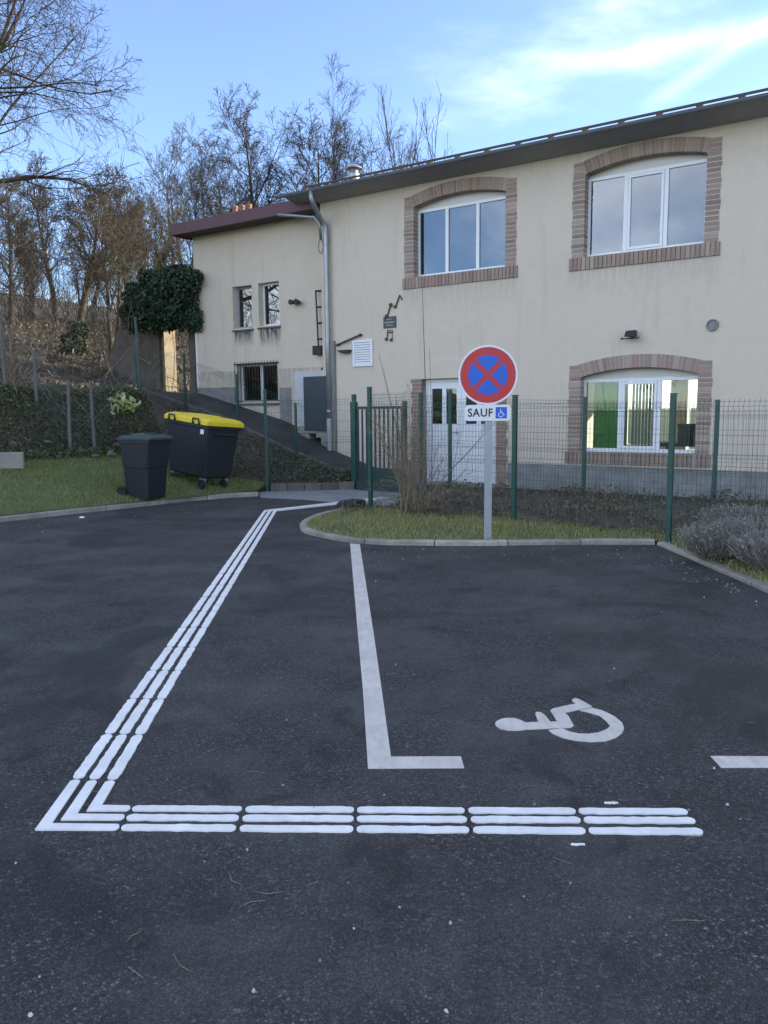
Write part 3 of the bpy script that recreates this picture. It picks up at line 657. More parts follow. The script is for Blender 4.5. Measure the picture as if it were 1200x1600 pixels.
# plinth
for a, b in ((-9.0, DU0 - 0.26), (DU1 + 0.26, UR)):
    mb = MB().hexa([(a, 0.05, -0.3), (b, 0.05, -0.3), (b, -0.035, -0.3), (a, -0.035, -0.3), (a, 0.05, 0.48), (b, 0.05, 0.48), (b, -0.025, 0.48), (a, -0.025, 0.48)][0:8]); mb.build('plinth', 'plinth_cement', bld)
# brick surrounds
def unit_box_mesh(name, dx, dy, dz):
    b = MB().cbox((0, 0, 0), (dx, dy, dz)); me = b.mesh(name); bm = bmesh.new(); bm.from_mesh(me); bmesh.ops.recalc_face_normals(bm, faces=bm.faces)
    bmesh.ops.bevel(bm, geom=bm.edges[:], offset=0.004, segments=1, affect='EDGES'); bm.to_mesh(me); bm.free(); me.materials.append(MATS['brick']); return me
JW = 0.215
jamb_me = [unit_box_mesh('brick', JW + dx, 0.20, 0.066) for dx in (0.0, 0.014)]
sill_me = unit_box_mesh('brick', 0.068, 0.22, 0.215); arch_me = unit_box_mesh('brick', 0.064, 0.20, 0.225)
def put(me, par, x, y, z, ry=0.0):
    o = bpy.data.objects.new('brick', me); COL.objects.link(o); o.parent = par
    o.location = (x + random.uniform(-.002, .002), y + .006 + random.uniform(-.003, .003), z); o.rotation_euler = (0, ry + random.uniform(-.012, .012), 0); return o
def surround(c, z0, zs, nm):
    ap, Rr, cz, a = arch_pts(c, zs, HW, RISE)
    apo = [(c + (Rr + 0.232) * math.sin(t), cz + (Rr + 0.232) * math.cos(t)) for t in np.linspace(-a * 1.0, a * 1.0, 15)]
    xo = HW + JW
    out = [(c - xo - 0.015, z0 - 0.235), (c + xo + 0.015, z0 - 0.235), (c + xo, zs + 0.20)] + apo[::-1] + [(c - xo, zs + 0.20)]
    hole = [(c - HW - 0.004, z0 - 0.01), (c + HW + 0.004, z0 - 0.01)] + arch_pts(c, zs + 0.004, HW + 0.004, RISE)[0]
    mb = MB(); slab_from_outline(mb, out, [hole], 0.19, -0.003, tfwall); ring = mb.build('brick_surround', 'mortar', bld)
    k = 17; ch = (zs - z0 + 0.02) / k
    for i in range(k):
        for s in (-1, 1):
            me = jamb_me[(i // 2) % 2]; ex = 0.007 * ((i // 2) % 2)
            put(me, ring, c + s * (HW + JW / 2 + ex), 0.086, z0 + ch * (i + 0.5) - 0.01)
    k = 29
    for i in range(k):
        t = -a * 0.985 + 2 * a * 0.985 * (i + 0.5) / k; put(arch_me, ring, c + (Rr + 0.115) * math.sin(t), 0.086, cz + (Rr + 0.115) * math.cos(t), t)
    for s in (-1, 1):
        for j in range(3): put(jamb_me[0], ring, c + s * (HW + JW / 2 + 0.0), 0.086, zs + 0.025 + 0.075 * j)
    k = 33
    for i in range(k): put(sill_me, ring, c - 1.26 + 2.52 * (i + 0.5) / k, 0.075, z0 - 0.118)
    return ring
for c, z0, zs in WIN: surround(c, z0, zs, 'x')
mbj = MB()
for s, x in ((-1, DU0), (1, DU1)):
    for i in range(27):
        ex = 0.03 * ((i // 2) % 2)
        mbj.box(*(sorted((x, x + s * (0.21 + ex)))), -0.012 - random.uniform(0, .004), 0.15, 0.02 + i * 0.078, 0.02 + i * 0.078 + 0.067)
kind(mbj.build('brick', 'brick', bld), 'stuff')
# windows
def window(c, z0, zs, opening, gl, parent):
    w = thing('window', 'x', 'x'); del w['label']; del w['category']; w.parent = parent
    y0, y1 = 0.17, 0.235; t = 0.055; zt = zs - 0.035
    fr_ = MB(); x0, x1 = c - HW - 0.012, c + HW + 0.012
    fr_.box(x0, x1, y0, y1, z0 - 0.01, z0 + t); fr_.box(x0, x0 + t, y0, y1, z0 + t, zt - t); fr_.box(x1 - t, x1, y0, y1, z0 + t, zt - t); fr_.box(x0, x1, y0, y1, zt - t, zt)
    th = (x1 - x0) / 3; ms = [x0 + th, x1 - th]
    for m_ in ms: fr_.box(m_ - 0.034, m_ + 0.034, y0 - 0.004, y1 + 0.004, z0 + t, zt - t)
    fr_.build('frame', 'pvc_white', w, bevel=0.004)
    ap, *_ = arch_pts(c, zs + 0.015, HW + 0.015, RISE)
    mb = MB(); slab_from_outline(mb, [(c - HW - 0.015, zt + 0.002), (c + HW + 0.015, zt + 0.002)] + ap, [], y0 + 0.045, y0 + 0.02, tfwall); mb.build('arch_panel', 'cream_panel', w)
    xs = [x0 + t, ms[0] - 0.034, ms[0] + 0.034, ms[1] - 0.034, ms[1] + 0.034, x1 - t]
    for k in range(3):
        a, b = xs[2 * k], xs[2 * k + 1]
        if opening and k == 1:
            s_ = MB(); q = 0.05; s_.box(a + .004, b - .004, y0 - 0.012, y1 - 0.02, z0 + t + .004, z0 + t + q); s_.box(a + .004, b - .004, y0 - 0.012, y1 - 0.02, zt - t - q, zt - t - .004)
            s_.box(a + .004, a + q, y0 - 0.012, y1 - 0.02, z0 + t + q, zt - t - q); s_.box(b - q, b - .004, y0 - 0.012, y1 - 0.02, z0 + t + q, zt - t - q); s_.build('casement', 'pvc_white', w, bevel=0.004)
            MB().box(a + q, b - q, y0 + 0.012, y0 + 0.020, z0 + t + q, zt - t - q).build('pane', gl, w)
        else: MB().box(a, b, y0 + 0.024, y0 + 0.032, z0 + t, zt - t).build('pane', gl, w)
    return w
window(*WIN[0], False, 'coated_glass', bld); window(*WIN[1], True, 'coated_glass', bld); window(*WIN[2], True, 'clear_glass', bld)
# the door: white panelled double door
dr_ = thing('door', 'x', 'x'); del dr_['label']; del dr_['category']; dr_.parent = bld
mb = MB(); t = 0.06; y0, y1 = 0.13, 0.2
mb.box(DU0, DU1, y0, y1, DZ - t, DZ - .002); mb.box(DU0 + .002, DU0 + t, y0, y1, 0.02, DZ - t); mb.box(DU1 - t, DU1 - .002, y0, y1, 0.02, DZ - t); mb.build('frame', 'pvc_white', dr_, bevel=0.004)
mid = (DU0 + DU1) / 2
for a, b in ((DU0 + t + .004, mid - .003), (mid + .003, DU1 - t - .004)):
    w_ = b - a; ga, gb = 1.22, 1.93
    lf = MB(); lf.box(a, b, y0 + .01, y1 - .01, 0.03, ga); lf.box(a, b, y0 + .01, y1 - .01, gb, DZ - t - .004)
    xs = [a + 0.10, a + w_ / 2 - 0.045, a + w_ / 2 + 0.045, b - 0.10]
    lf.box(a, xs[0], y0 + .01, y1 - .01, ga, gb); lf.box(xs[1], xs[2], y0 + .01, y1 - .01, ga, gb); lf.box(xs[3], b, y0 + .01, y1 - .01, ga, gb)
    leaf = lf.build('door_leaf', 'pvc_white', dr_)
    for i in range(7): MB().box(a + 0.06 + i * (w_ - .12) / 7 + .008, a + 0.06 + (i + 1) * (w_ - .12) / 7 - .008, y0 + 0.002, y0 + 0.02, 0.12, 1.12).build('panel', 'pvc_white', leaf, bevel=0.003)
    for k in (0, 2): MB().box(xs[k] , xs[k + 1], y0 + 0.035, y0 + 0.043, ga, gb).build('pane', 'coated_glass', leaf)
MB().tube([(mid - 0.06, y0 - 0.005, 1.05), (mid - 0.06, y0 - 0.055, 1.05), (mid - 0.17, y0 - 0.055, 1.05)], 0.011, 8).build('handle', 'zinc', dr_)
MB().box(DU0 - 0.1, DU1 + 0.1, -0.25, 0.25, 0.0, 0.05).build('threshold', 'slab_concrete', bld, bevel=0.01)
MB().box(DU0 - 0.25, DU1 + 0.25, -0.018, 0.10, DZ + 0.004, DZ + 0.36).build('lintel', 'wall_render', bld, bevel=0.003)
# roof, soffit, gutter, rail
GU0, GU1 = -11.62, UR + 0.5; OV = 0.55; pitch = R(14.0)
zg = lambda py, off: FU(1000, py, off)[1]
Z_BEAD = zg(186.2, OV + 0.115); Z_RAIL0, Z_RAIL1 = zg(183.4, OV), zg(179.8, OV); Z_ROOF = zg(187.5, OV) - 0.026; Z_FB = zg(192.5, OV + .02)
MB().prism([(-OV + 0.02, Z_FB + .01), (-0.003, 5.905), (-0.003, 5.955), (-OV + 0.02, Z_FB + .05)], 'x', UL - 0.55, UR + 0.4).build('soffit', 'soffit_paint', bld)
MB().box(UL - 0.55, UR + 0.4, -OV - 0.012, -OV + 0.018, Z_FB, Z_ROOF - .01).build('fascia', 'soffit_paint', bld)
def roof_slope():
    xs = np.arange(UL - 0.6, UR + 0.5, 0.05); ys = np.concatenate([[-OV - 0.03], np.arange(0.0, 3.61, 0.36)])
    vs = []
    for j, y in enumerate(ys):
        for dz in ((0.0, 0.02) if j else (0.0,)):
            for x in xs: vs.append((x, y, Z_ROOF + (y + OV) * math.tan(pitch) + dz + 0.022 * abs(math.sin(math.pi * x / 0.3))))
    m_ = len(vs) // len(xs); ii = np.arange(len(vs)).reshape(m_, len(xs)); b = MB().add(vs, np.stack([ii[:-1, :-1], ii[:-1, 1:], ii[1:, 1:], ii[1:, :-1]], -1).reshape(-1, 4))
    return b
roof = roof_slope().build('roof', 'terracotta', bld)
zr_ = Z_ROOF + (3.6 + OV) * math.tan(pitch)
MB().poly([(UL - 0.6, 3.6, zr_), (UR + 0.5, 3.6, zr_), (UR + 0.5, 6.7, 6.1), (UL - 0.6, 6.7, 6.1)]).build('rear_roof', 'terracotta', bld)
MB().prism([(0.0, 5.9), (6.0, 5.9), (6.0, 6.15), (3.6, zr_ - 0.04), (0.0, 6.10)], 'x', UL + 0.01, UL + 0.28).build('gable', 'wall_render', bld)
MB().prism([(-OV, Z_ROOF - .01), (3.6, zr_ - 0.02), (3.6, zr_ - 0.2), (-OV, Z_FB)], 'x', UL - 0.6, UL - 0.55).build('bargeboard', 'dark_wood', bld)
# gutter: half-round channel
def gutter(u0, u1, yc, zc, r, par, mat):
    pr = [(yc + r * math.cos(t), zc + r * math.sin(t)) for t in np.linspace(math.pi, 2 * math.pi, 11)] + [(yc + (r - .006) * math.cos(t), zc + (r - .006) * math.sin(t)) for t in np.linspace(2 * math.pi, math.pi, 11)]
    g_ = MB().prism(pr, 'x', u0, u1).build('gutter', mat, par); MB().tube([(u0, yc - r, zc), (u1, yc - r, zc)], 0.009, 6).build('gutter_bead', mat, g_); return g_
gt = gutter(GU0, GU1, -OV - 0.063, Z_BEAD - .008, 0.052, bld, 'dark_zinc')
rail = MB().box(UL + 0.02, GU1, -OV - 0.012, -OV + 0.02, Z_RAIL0, Z_RAIL1).build('roof_rail', 'rust_iron', bld)
u_ = UL + 0.05
while u_ < UR:
    MB().box(u_ - 0.05, u_ + 0.05, -OV - 0.03, -OV + 0.045, Z_ROOF, Z_RAIL0 + .006).build('bracket', 'rust_iron', rail); u_ += 0.6
# downpipe with swan neck
up = FU(516, 500)[0]; un = FU(492, 312, 0.5)[0]
pts = [(un, -OV - 0.063, Z_BEAD - .04), (un, -OV - 0.063, 5.86), (un + 0.03, -OV - 0.02, 5.72), (up - 0.05, -0.20, 5.52), (up, -0.11, 5.38), (up, -0.10, 5.2), (up, -0.10, 3.0), (up, -0.10, 0.60)]
dp = MB().tube(pts, 0.052, 12).build('downpipe', 'zinc', bld, smooth=True)
for z in (5.1, 3.2, 1.5): MB().lathe([(0.06, -0.02), (0.06, 0.02)], (up, -0.10, z), 12).build('collar', 'zinc', dp)
MB().lathe([(0.064, -0.35), (0.064, 0.35)], (up, -0.10, 0.98), 12).build('cast_foot', 'galvanised', dp, smooth=False)
MB().tube([(up + 0.12, -0.03, 3.0), (up + 0.12, -0.03, 0.6)], 0.022, 8).build('conduit', 'dark_zinc', bld)
# annex gutter outlet pipe and cable loop
uo = FU(501, 350, .12)[0]
MB().tube([(-12.0, -0.14, 5.80), (-11.6, -0.17, 5.72), (uo - .12, -0.17, 5.60), (uo, -0.15, 5.46), (uo, -0.12, 5.12)], 0.032, 8).build('outlet_pipe', 'zinc', bld, smooth=True)
MB().tube([(uo, -0.1, 5.14)] + [(uo - .03 + 0.06 * math.sin(t), -0.09, 5.0 + 0.15 * math.cos(t)) for t in np.linspace(0, 6.2, 14)], 0.008, 5).build('cable', 'black_plastic', bld)
# roof vent cowl
vu, vz = FU(553, 285, -0.9); vz = max(vz, 6.30)
vent = MB().lathe([(0.125, -0.25), (0.125, 0.17)], (vu, 0.9, vz), 16).build('roof_vent', 'zinc', bld)
MB().lathe([(0.10, 0.17), (0.10, 0.30)], (vu, 0.9, vz), 12).build('vent_neck', 'dark_zinc', vent)
MB().lathe([(0.195, 0.28), (0.185, 0.305), (0.09, 0.36), (0.02, 0.375)], (vu, 0.9, vz), 16).build('vent_cap', 'zinc', vent)

# wall-mounted things
def wthing(name, label, cat, u, z, n=0.0): return thing(name, label, cat, tuple(W(u, n, z)), ANG)
lv = wthing('louvre_vent', 'white square louvred vent on the beige wall beside the downpipe', 'vent', -9.84, 2.705)
MB().box(-.255, -.205, -.035, -.001, -.275, .275).box(.205, .255, -.035, -.001, -.275, .275).box(-.205, .205, -.035, -.001, -.275, -.225).box(-.205, .205, -.035, -.001, .225, .275).build('frame', 'pvc_white', lv, bevel=.004)
MB().box(-.205, .205, -.006, -.001, -.225, .225).build('backing', 'grey_shutter', lv)
for i in range(9): 
    z = -.2 + i * .05; MB().hexa([(-.205, -.030, z - .022), (.205, -.030, z - .022), (.205, -.024, z - .022), (-.205, -.024, z - .022), (-.205, -.012, z + .018), (.205, -.012, z + .018), (.205, -.006, z + .018), (-.205, -.006, z + .018)]).build('slat', 'pvc_white', lv)
pl = wthing('plaque', 'small dark plaque with three lines of pale lettering on the wall', 'plaque', -9.15, 3.30)
MB().box(-.155, .155, -.02, -.001, -.115, .115).build('plate', 'plaque', pl, bevel=.003)
for z, w, h in ((.06, .07, .022), (-.002, .13, .03), (-.062, .085, .024)):
    x = -w
    while x < w - .02:
        ww = random.uniform(.012, .024); MB().box(x, min(w, x + ww), -.0235, -.019, z - h / 2, z + h / 2).build('letter', 'plaque_letter', pl); x += ww + .008
def note(name, label, u, z, kindn):
    o = wthing(name, label, 'wall ornament', u, z)
    if kindn == 0:
        MB().tube([(-.05, -.02, -.10), (.05, -.02, .12)], .014, 6).build('stem', 'rust_iron', o); MB().lathe([(.002, -.034), (.035, -.03), (.035, -.005), (.002, -.001)], (-.065, 0, -.10), 10, 'y').build('note_head', 'rust_iron', o)
        MB().tube([(.05, -.02, .12), (.10, -.02, .06), (.10, -.02, .02)], .012, 6).build('flag', 'rust_iron', o)
    elif kindn == 1:
        MB().tube([(-.035, -.02, -.10), (.045, -.02, .11)], .014, 6).build('stem', 'rust_iron', o)
        for x, z_ in ((-.055, -.105), (.05, .115)): MB().lathe([(.002, -.034), (.04, -.03), (.04, -.005), (.002, -.001)], (x, 0, z_), 10, 'y').build('note_head', 'rust_iron', o)
    else:
        MB().tube([(-.06, -.02, -.09), (-.05, -.02, .09), (.07, -.02, .075), (.06, -.02, -.11)], .011, 6).build('stem', 'rust_iron', o)
        MB().tube([(-.052, -.02, .05), (.068, -.02, .035)], .011, 6).build('beam', 'rust_iron', o)
        for x, z_ in ((-.085, -.095), (.035, -.115)): MB().lathe([(.002, -.034), (.033, -.03), (.033, -.005), (.002, -.001)], (x, 0, z_), 10, 'y').build('note_head', 'rust_iron', o)
note('music_note', 'dark metal music note with a flag, topmost above the plaque', -8.95, 3.70, 0)
note('music_note', 'dark metal music note with two heads just above the plaque', -9.17, 3.53, 1)
note('music_note', 'dark metal pair of beamed music notes below the plaque', -9.15, 3.055, 2)
fl = wthing('floodlight', 'dark floodlight mounted above the lower arched window', 'floodlight', -4.16, 2.76)
MB().hexa([(-.085, -.20, -.05), (.085, -.20, -.05), (.085, -.03, -.04), (-.085, -.03, -.04), (-.075, -.16, .05), (.075, -.16, .05), (.075, -.02, .07), (-.075, -.02, .07)]).build('housing', 'iron', fl, bevel=.006)
MB().tube([(-.14, -.1, -.06), (-.15, -.17, -.08), (.15, -.17, -.08), (.14, -.1, -.06)], .011, 6).build('bracket', 'iron', fl); MB().box(-.03, .03, -.035, -.001, -.05, .04).build('wall_plate', 'iron', fl)
rv_ = wthing('round_vent', 'small round beige vent cap high on the wall right of the floodlight', 'vent', -2.87, 2.83)
MB().lathe([(.002, -.03), (.05, -.03), (.052, -.02), (.075, -.02), (.08, -.035), (.095, -.03), (.1, -.001)], (0, 0, 0), 20, 'y').build('cap', 'plinth_cement', rv_)
hb = wthing('wall_bar', 'slanting dark metal bar fixed to the wall above the louvred vent', 'bar', -10.18, 3.0)
MB().tube([(-.34, -.05, -.10), (.32, -.05, .09)], .02, 8).build('bar', 'rust_iron', hb)
for x, z in ((-.3, -.09), (.3, .085)): MB().lathe([(.028, -.06), (.028, -.001)], (x, 0, z), 10, 'y').build('mount', 'rust_iron', hb)
sh = wthing('small_shelf', 'small dark bracket shelf on the wall under the slanting bar', 'shelf', -10.28, 2.76)
MB().hexa([(-.06, -.1, -.04), (.10, -.1, -.04), (.10, -.001, -.04), (-.06, -.001, -.04), (-.19, -.12, .03), (.15, -.12, .03), (.15, -.001, .03), (-.19, -.001, .03)]).build('shelf', 'rust_iron', sh)
# made-up fittings behind the lower window, standing in for its reflections
rm = thing('standin_curtain', 'made-up bright green curtain in place of reflections in the lower arched window', 'curtain', tuple(W(-4.7, -0.7, 0.5)), ANG)
pts = []
for j, z in enumerate((0.0, 0.9, 1.9)):
    for i in range(25): pts.append((-.35 + i * .62 / 24, .05 * math.sin(i * 1.1), z))
ii = np.arange(75).reshape(3, 25); MB().add(pts, np.stack([ii[:-1, :-1], ii[:-1, 1:], ii[1:, 1:], ii[1:, :-1]], -1).reshape(-1, 4)).build('cloth', 'green_cloth', rm, smooth=True)
bl_ = thing('standin_blind', 'made-up pale blind slats in place of reflections in the lower arched window', 'blind', tuple(W(-4.35, -0.8, 0.5)), ANG)
for i in range(9): MB().box(-.02 + i * .06, .025 + i * .06, -.004 + .01 * (i % 2), .004 + .01 * (i % 2), 0.15, 1.85).build('slat', 'blind_cloth', bl_)
tb = thing('standin_table', 'made-up dark table in place of reflections in the lower arched window', 'table', tuple(W(-3.4, -2.4, 0.06)), ANG)
MB().box(-.9, .7, -.4, .4, .7, .76).build('tabletop', 'furniture', tb)
for x in (-.8, .6):
    for y in (-.33, .33): MB().box(x - .03, x + .03, y - .03, y + .03, 0, .7).build('leg', 'furniture', tb)
bx_ = thing('standin_box', 'made-up dark box on the table added behind the lower window', 'box', tuple(W(-3.6, -2.3, 0.82)), ANG)
MB().box(-.25, .2, -.2, .2, 0, .32).build('carton', 'furniture', bx_); MB().box(-.27, .22, -.22, .22, .32, .37).build('lid', 'furniture', bx_)

# ------------------------------------------------------------------ annex
ax_ = B('annex', 'lower beige annex with a burgundy fascia and small recessed windows above the ramp', 'building')
AN = 0.40; AL, AR = -15.30, -10.94
AW = [(-13.99, -13.36, 3.50, 4.49), (-13.15, -12.50, 3.51, 4.50), (-13.92, -12.61, 1.72, 2.64)]
mb = MB(); slab_from_outline(mb, [(AL, 0.2), (AR, 0.2), (AR, 5.86), (AL, 5.86)], [[(a, c), (b, c), (b, d), (a, d)] for a, b, c, d in AW], AN + 0.3, AN, tfwall); mb.build('wall', 'annex_render', ax_)
MB().box(AL, AL + 0.3, AN + 0.305, 1.7, 0.2, 5.86).build('side_wall', 'wall_render', ax_)
MB().box(AL, AR, 1.7, 2.0, 0.2, 5.86).build('rear_wall', 'wall_render', ax_)
MB().box(AL + .01, AR, AN + 0.31, 1.69, 3.0, 3.1).build('inner_floor', 'room_floor', ax_)
MB().box(AL - .025, AL + .02, AN - .02, AN + .02, 2.1, 3.7).build('corner_trim', 'pvc_white', ax_)
fz0, fz1 = 5.79, 6.05
fa = MB().box(AL - 0.18, AR - 0.02, -0.14, -0.10, fz0, fz1).build('fascia', 'burgundy', ax_, bevel=.006)
MB().box(AL - 0.21, AL - 0.17, -0.095, 2.1, fz0, fz1).build('fascia', 'burgundy', ax_, bevel=.006)
MB().box(AL - 0.165, AR - 0.02, -0.098, 2.1, fz0 + 0.03, fz0 + 0.09).build('roof', 'dark_wood', ax_)
MB().box(AL - 0.165, AR - 0.02, -0.098, 2.1, fz0 + 0.095, fz1 - 0.03).build('roof_cover', 'burgundy', ax_)
MB().box(AL - 0.004, -13.95, AN - 0.02, AN + 0.02, 1.6, 2.10).build('plinth', 'plinth_cement', ax_); MB().box(-12.55, -12.2, AN - 0.012, AN + 0.02, 1.1, 2.05).build('plinth', 'plinth_cement', ax_)
for k, (a, b, c, d) in enumerate(AW):
    w = thing('window', 'x', 'x'); del w['label']; del w['category']; w.parent = ax_; y0, y1 = AN + 0.16, AN + 0.21; t = 0.05
    mb = MB().box(a + .002, b - .002, y0, y1, c + .002, c + t).box(a + .002, b - .002, y0, y1, d - t, d - .002).box(a + .002, a + t, y0, y1, c + t, d - t).box(b - t, b - .002, y0, y1, c + t, d - t)
    if k == 2: mb.box((a + b) / 2 - .035, (a + b) / 2 + .035, y0, y1, c + t, d - t)
    mb.build('frame', 'pvc_white' if k else 'grey_shutter', w, bevel=.003)
    MB().box(a + t, b - t, y0 + .02, y0 + .028, c + t, d - t).build('pane', 'coated_glass', w)
    MB().hexa([(a - .03, AN - .04, c - .07), (b + .03, AN - .04, c - .07), (b + .03, AN + .17, c - .07), (a - .03, AN + .17, c - .07), (a - .03, AN - .04, c - .035), (b + .03, AN - .04, c - .035), (b + .03, AN + .17, c - .003), (a - .03, AN + .17, c - .003)]).build('sill', 'stone', w)
    if k == 2:
        gr = MB().box(a - .06, b + .06, AN - .05, AN - .025, d - .01, d + .015).box(a - .06, b + .06, AN - .05, AN - .025, c + .02, c + .04).build('grille', 'iron', w)
        for i in range(15):
            x = a - .03 + i * (b - a + .06) / 14; MB().tube([(x, AN - .055, c + .02), (x, AN - .055, d + .06)], .007, 5).build('bar', 'iron', gr)
    # lime and dirt streaks below the sills
for i in range(3):
    pu, pz = FU(367 + i * 11, 321.5 - i * 1.5, -1.6); p0 = MB().lathe([(.075, -1.0), (.07, .0), (.082, .015), (.082, .06), (.065, .07)], (pu, 1.6, pz - .08), 14).build('chimney_pot', 'terracotta', ax_, smooth=False)
sp_ = wthing('spotlight', 'small dark twin spotlight on the annex wall', 'spotlight', -11.93, 3.96, -AN)
MB().box(-.05, .05, -.05, -.001, -.04, .04).build('base', 'iron', sp_)
for s in (-1, 1): MB().lathe([(.02, -.02), (.06, -.16), (.06, -.19), (.002, -.19)], (s * .08, 0, 0), 12, 'y').build('lamp_head', 'iron', sp_)
lb = wthing('antenna_rail', 'dark vertical rail with four short rungs at the corner of the annex', 'rail', FU(500, 495, -.3)[0] - .06, 3.55, -.3)
MB().tube([(-.0, 0, -.62), (-.05, 0, .62)], .018, 6).build('rail', 'iron', lb)
for z in (.6, .25, -.1, -.45): MB().tube([(-.03, 0, z), (.10, 0.02, z)], .022, 6).build('rung', 'iron', lb)
MB().box(-.12, .12, -.07, .09, -.80, -.60).build('box', 'iron', lb); MB().box(-.03, .03, 0, .099, -.7, -.64).build('wall_arm', 'iron', lb)
# cabinet on concrete blocks
cu0, cu1 = FU(457, 600, 0.05)[0], -10.72
cb = wthing('outdoor_cabinet', 'tall outdoor cabinet with pale grey side and dark front beside the ramp', 'cabinet', cu0, 1.16, 0.0)
cw_ = cu1 - cu0; yb = AN - .02
MB().box(0, cw_ * .97, .02, yb, 0, 1.22).build('body', 'cabinet_grey', cb, bevel=.008)
MB().box(cw_ * .30, cw_, -.05, .016, -.10, 1.10).build('front_panel', 'cabinet_dark', cb, bevel=.006)
MB().tube([(cw_ * .62, .18, 1.25), (cw_ * .95, .30, 1.62)], .018, 6).build('stay', 'iron', cb)
for i, (x, w_, h0, h1) in enumerate(((.1, .55, -.16, -.003), (.05, .38, -.36, -.165), (.62, .38, -.25, -.105), (.75, .3, -.62, -.255), (.08, .3, -.44, -.365))):
    o = wthing('concrete_block', ['pale concrete block directly under the grey cabinet side', 'pale concrete block second under the cabinet', 'pale block under the dark cabinet front', 'tall grey block under the cabinet on the ramp', 'lowest thin pale block under the cabinet'][i], 'block', cu0 + x, 1.16, 0.0)
    MB().box(0, w_, -.03 + .01 * i, yb - .03 - .01 * i, h0, h1).build('block', 'pale_stone', o, bevel=.01)

# ------------------------------------------------------------------ mesh fences
def panel_mesh(L, h, z0=0.0, folds=3, sp_=0.05, wr=0.0019):
    nv_ = int(L / sp_); zs = []; top = z0 + h
    fz = [top - 0.11] + [z0 + (h - 0.11) * f for f in ((0.5, 0.0) if folds == 3 else (0.62, 0.3, 0.0))]
    prof = []
    for f in sorted(fz): prof += [(0, f), (-0.032, f + 0.05), (0, f + 0.10)]
    prof.append((0, top + 0.02)); prof = np.array(sorted(set(prof), key=lambda p: p[1]))
    P = np.zeros((nv_ + 1, len(prof), 3)); P[:, :, 0] = np.linspace(0.0, L, nv_ + 1)[:, None]; P[:, :, 1] = prof[:, 0][None]; P[:, :, 2] = prof[:, 1][None]
    mb = MB().tubes(P, np.full(P.shape[:2], wr), 3)
    hz = [z for _, z in prof[:-1]] + list(np.arange(z0 + 0.3, top - 0.15, 0.2)); hy = [y for y, _ in prof[:-1]] + [0] * (len(hz) - len(prof) + 1)
    Hh = np.array([[(0, y, z), (L / 2, y, z), (L, y, z)] for y, z in zip(hy, hz)]); mb.tubes(Hh, np.full(Hh.shape[:2], wr * 1.1), 3)
    return mb
def fence(name, label, pts, heights, panel_h, post_mat='fence_green', post=(0.06, 0.045), round_=False, mesh_bottom=0.03, posts=None, panels=None, group=None, base=-0.25):
    root = thing(name, label, 'fence', tuple(pts[0]), 0.0, group); o0 = np.array(pts[0])
    for i, p in enumerate(pts):
        if posts is not None and not posts[i]: continue
        q = np.array(p) - o0; j = min(i, len(pts) - 2); d = np.array(pts[j + 1]) - np.array(pts[j]); a = math.atan2(d[1], d[0])
        if round_: po = MB().lathe([(post[0] / 2, base), (post[0] / 2, heights[i]), (.004, heights[i] + .012)], (0, 0, 0), 10).build('post', post_mat, root)
        else:
            po = MB().box(-post[0] / 2, post[0] / 2, -post[1] / 2, post[1] / 2, base, heights[i]).build('post', post_mat, root, bevel=.004)
            MB().box(-post[0] / 2 - .003, post[0] / 2 + .003, -post[1] / 2 - .003, post[1] / 2 + .003, heights[i] + .001, heights[i] + .018).build('post_cap', post_mat, po)
        po.location = q; po.rotation_euler = (0, 0, a)
    for i in range(len(pts) - 1):
        if panels is not None and not panels[i]: continue
        a_ = np.array(pts[i]); b_ = np.array(pts[i + 1]); d = b_ - a_; L = math.hypot(d[0], d[1]); ph = panel_h[i] if isinstance(panel_h, (list, tuple)) else panel_h
        mp_ = panel_mesh(L - 0.07, ph, mesh_bottom).build('mesh_panel', post_mat, root, fixn=False)
        mp_.location = a_ - o0 + d / L * 0.035; mp_.rotation_euler = (0, -math.atan2(d[2], L), math.atan2(d[1], d[0]))
    return root
zA = 0.09
PA, P8, P10 = W(-6.69, 4.28, zA), W(-4.24, 4.57, zA), W(-2.22, 4.91, zA)
fence('wire_fence', 'green wire mesh fence running along the grass island behind the sign', [PA, P8, P10, W(-0.2, 5.2, zA), W(1.8, 5.5, zA)], [1.74, 1.58, 1.56, 1.56, 1.56], [1.48, 1.46, 1.46, 1.46])
fence('wire_fence', 'green wire mesh fence on the courtyard edge close to the building wall', [W(-6.84, 1.6, .12), W(-4.39, 1.6, .06), W(-2.42, 1.6, .05), W(-0.4, 1.6, .05), W(1.6, 1.6, .05)], [1.72, 1.61, 1.55, 1.5, 1.5], [1.55, 1.48, 1.38, 1.38])
fence('wire_fence', 'short green wire mesh fence between the path and the bare shrub', [W(-6.70, 4.22, .09), W(-6.79, 2.67, .14), W(-6.85, 1.68, .12)], [1.7, 1.63, 1.6], [1.62, 1.58], posts=[0, 1, 0])
fence('wire_fence', 'green wire mesh fence standing on the stone edging of the bank', [W(-10.12, 2.78, .14), W(-8.95, 1.6, .17)], [1.75, 1.6], [1.52], posts=[1, 0], mesh_bottom=.04)
fence('wire_fence', 'thin green wire fence following the kerb of the ramp up to the annex', [W(u, 1.58, float(ramp_z(u)) + .06) for u in (-10.4, -12.0, -13.6, -15.2)], [1.05, 1.1, 1.12, 1.12], [1.0, 1.0, 1.0], post=(.04, .04), mesh_bottom=.02)

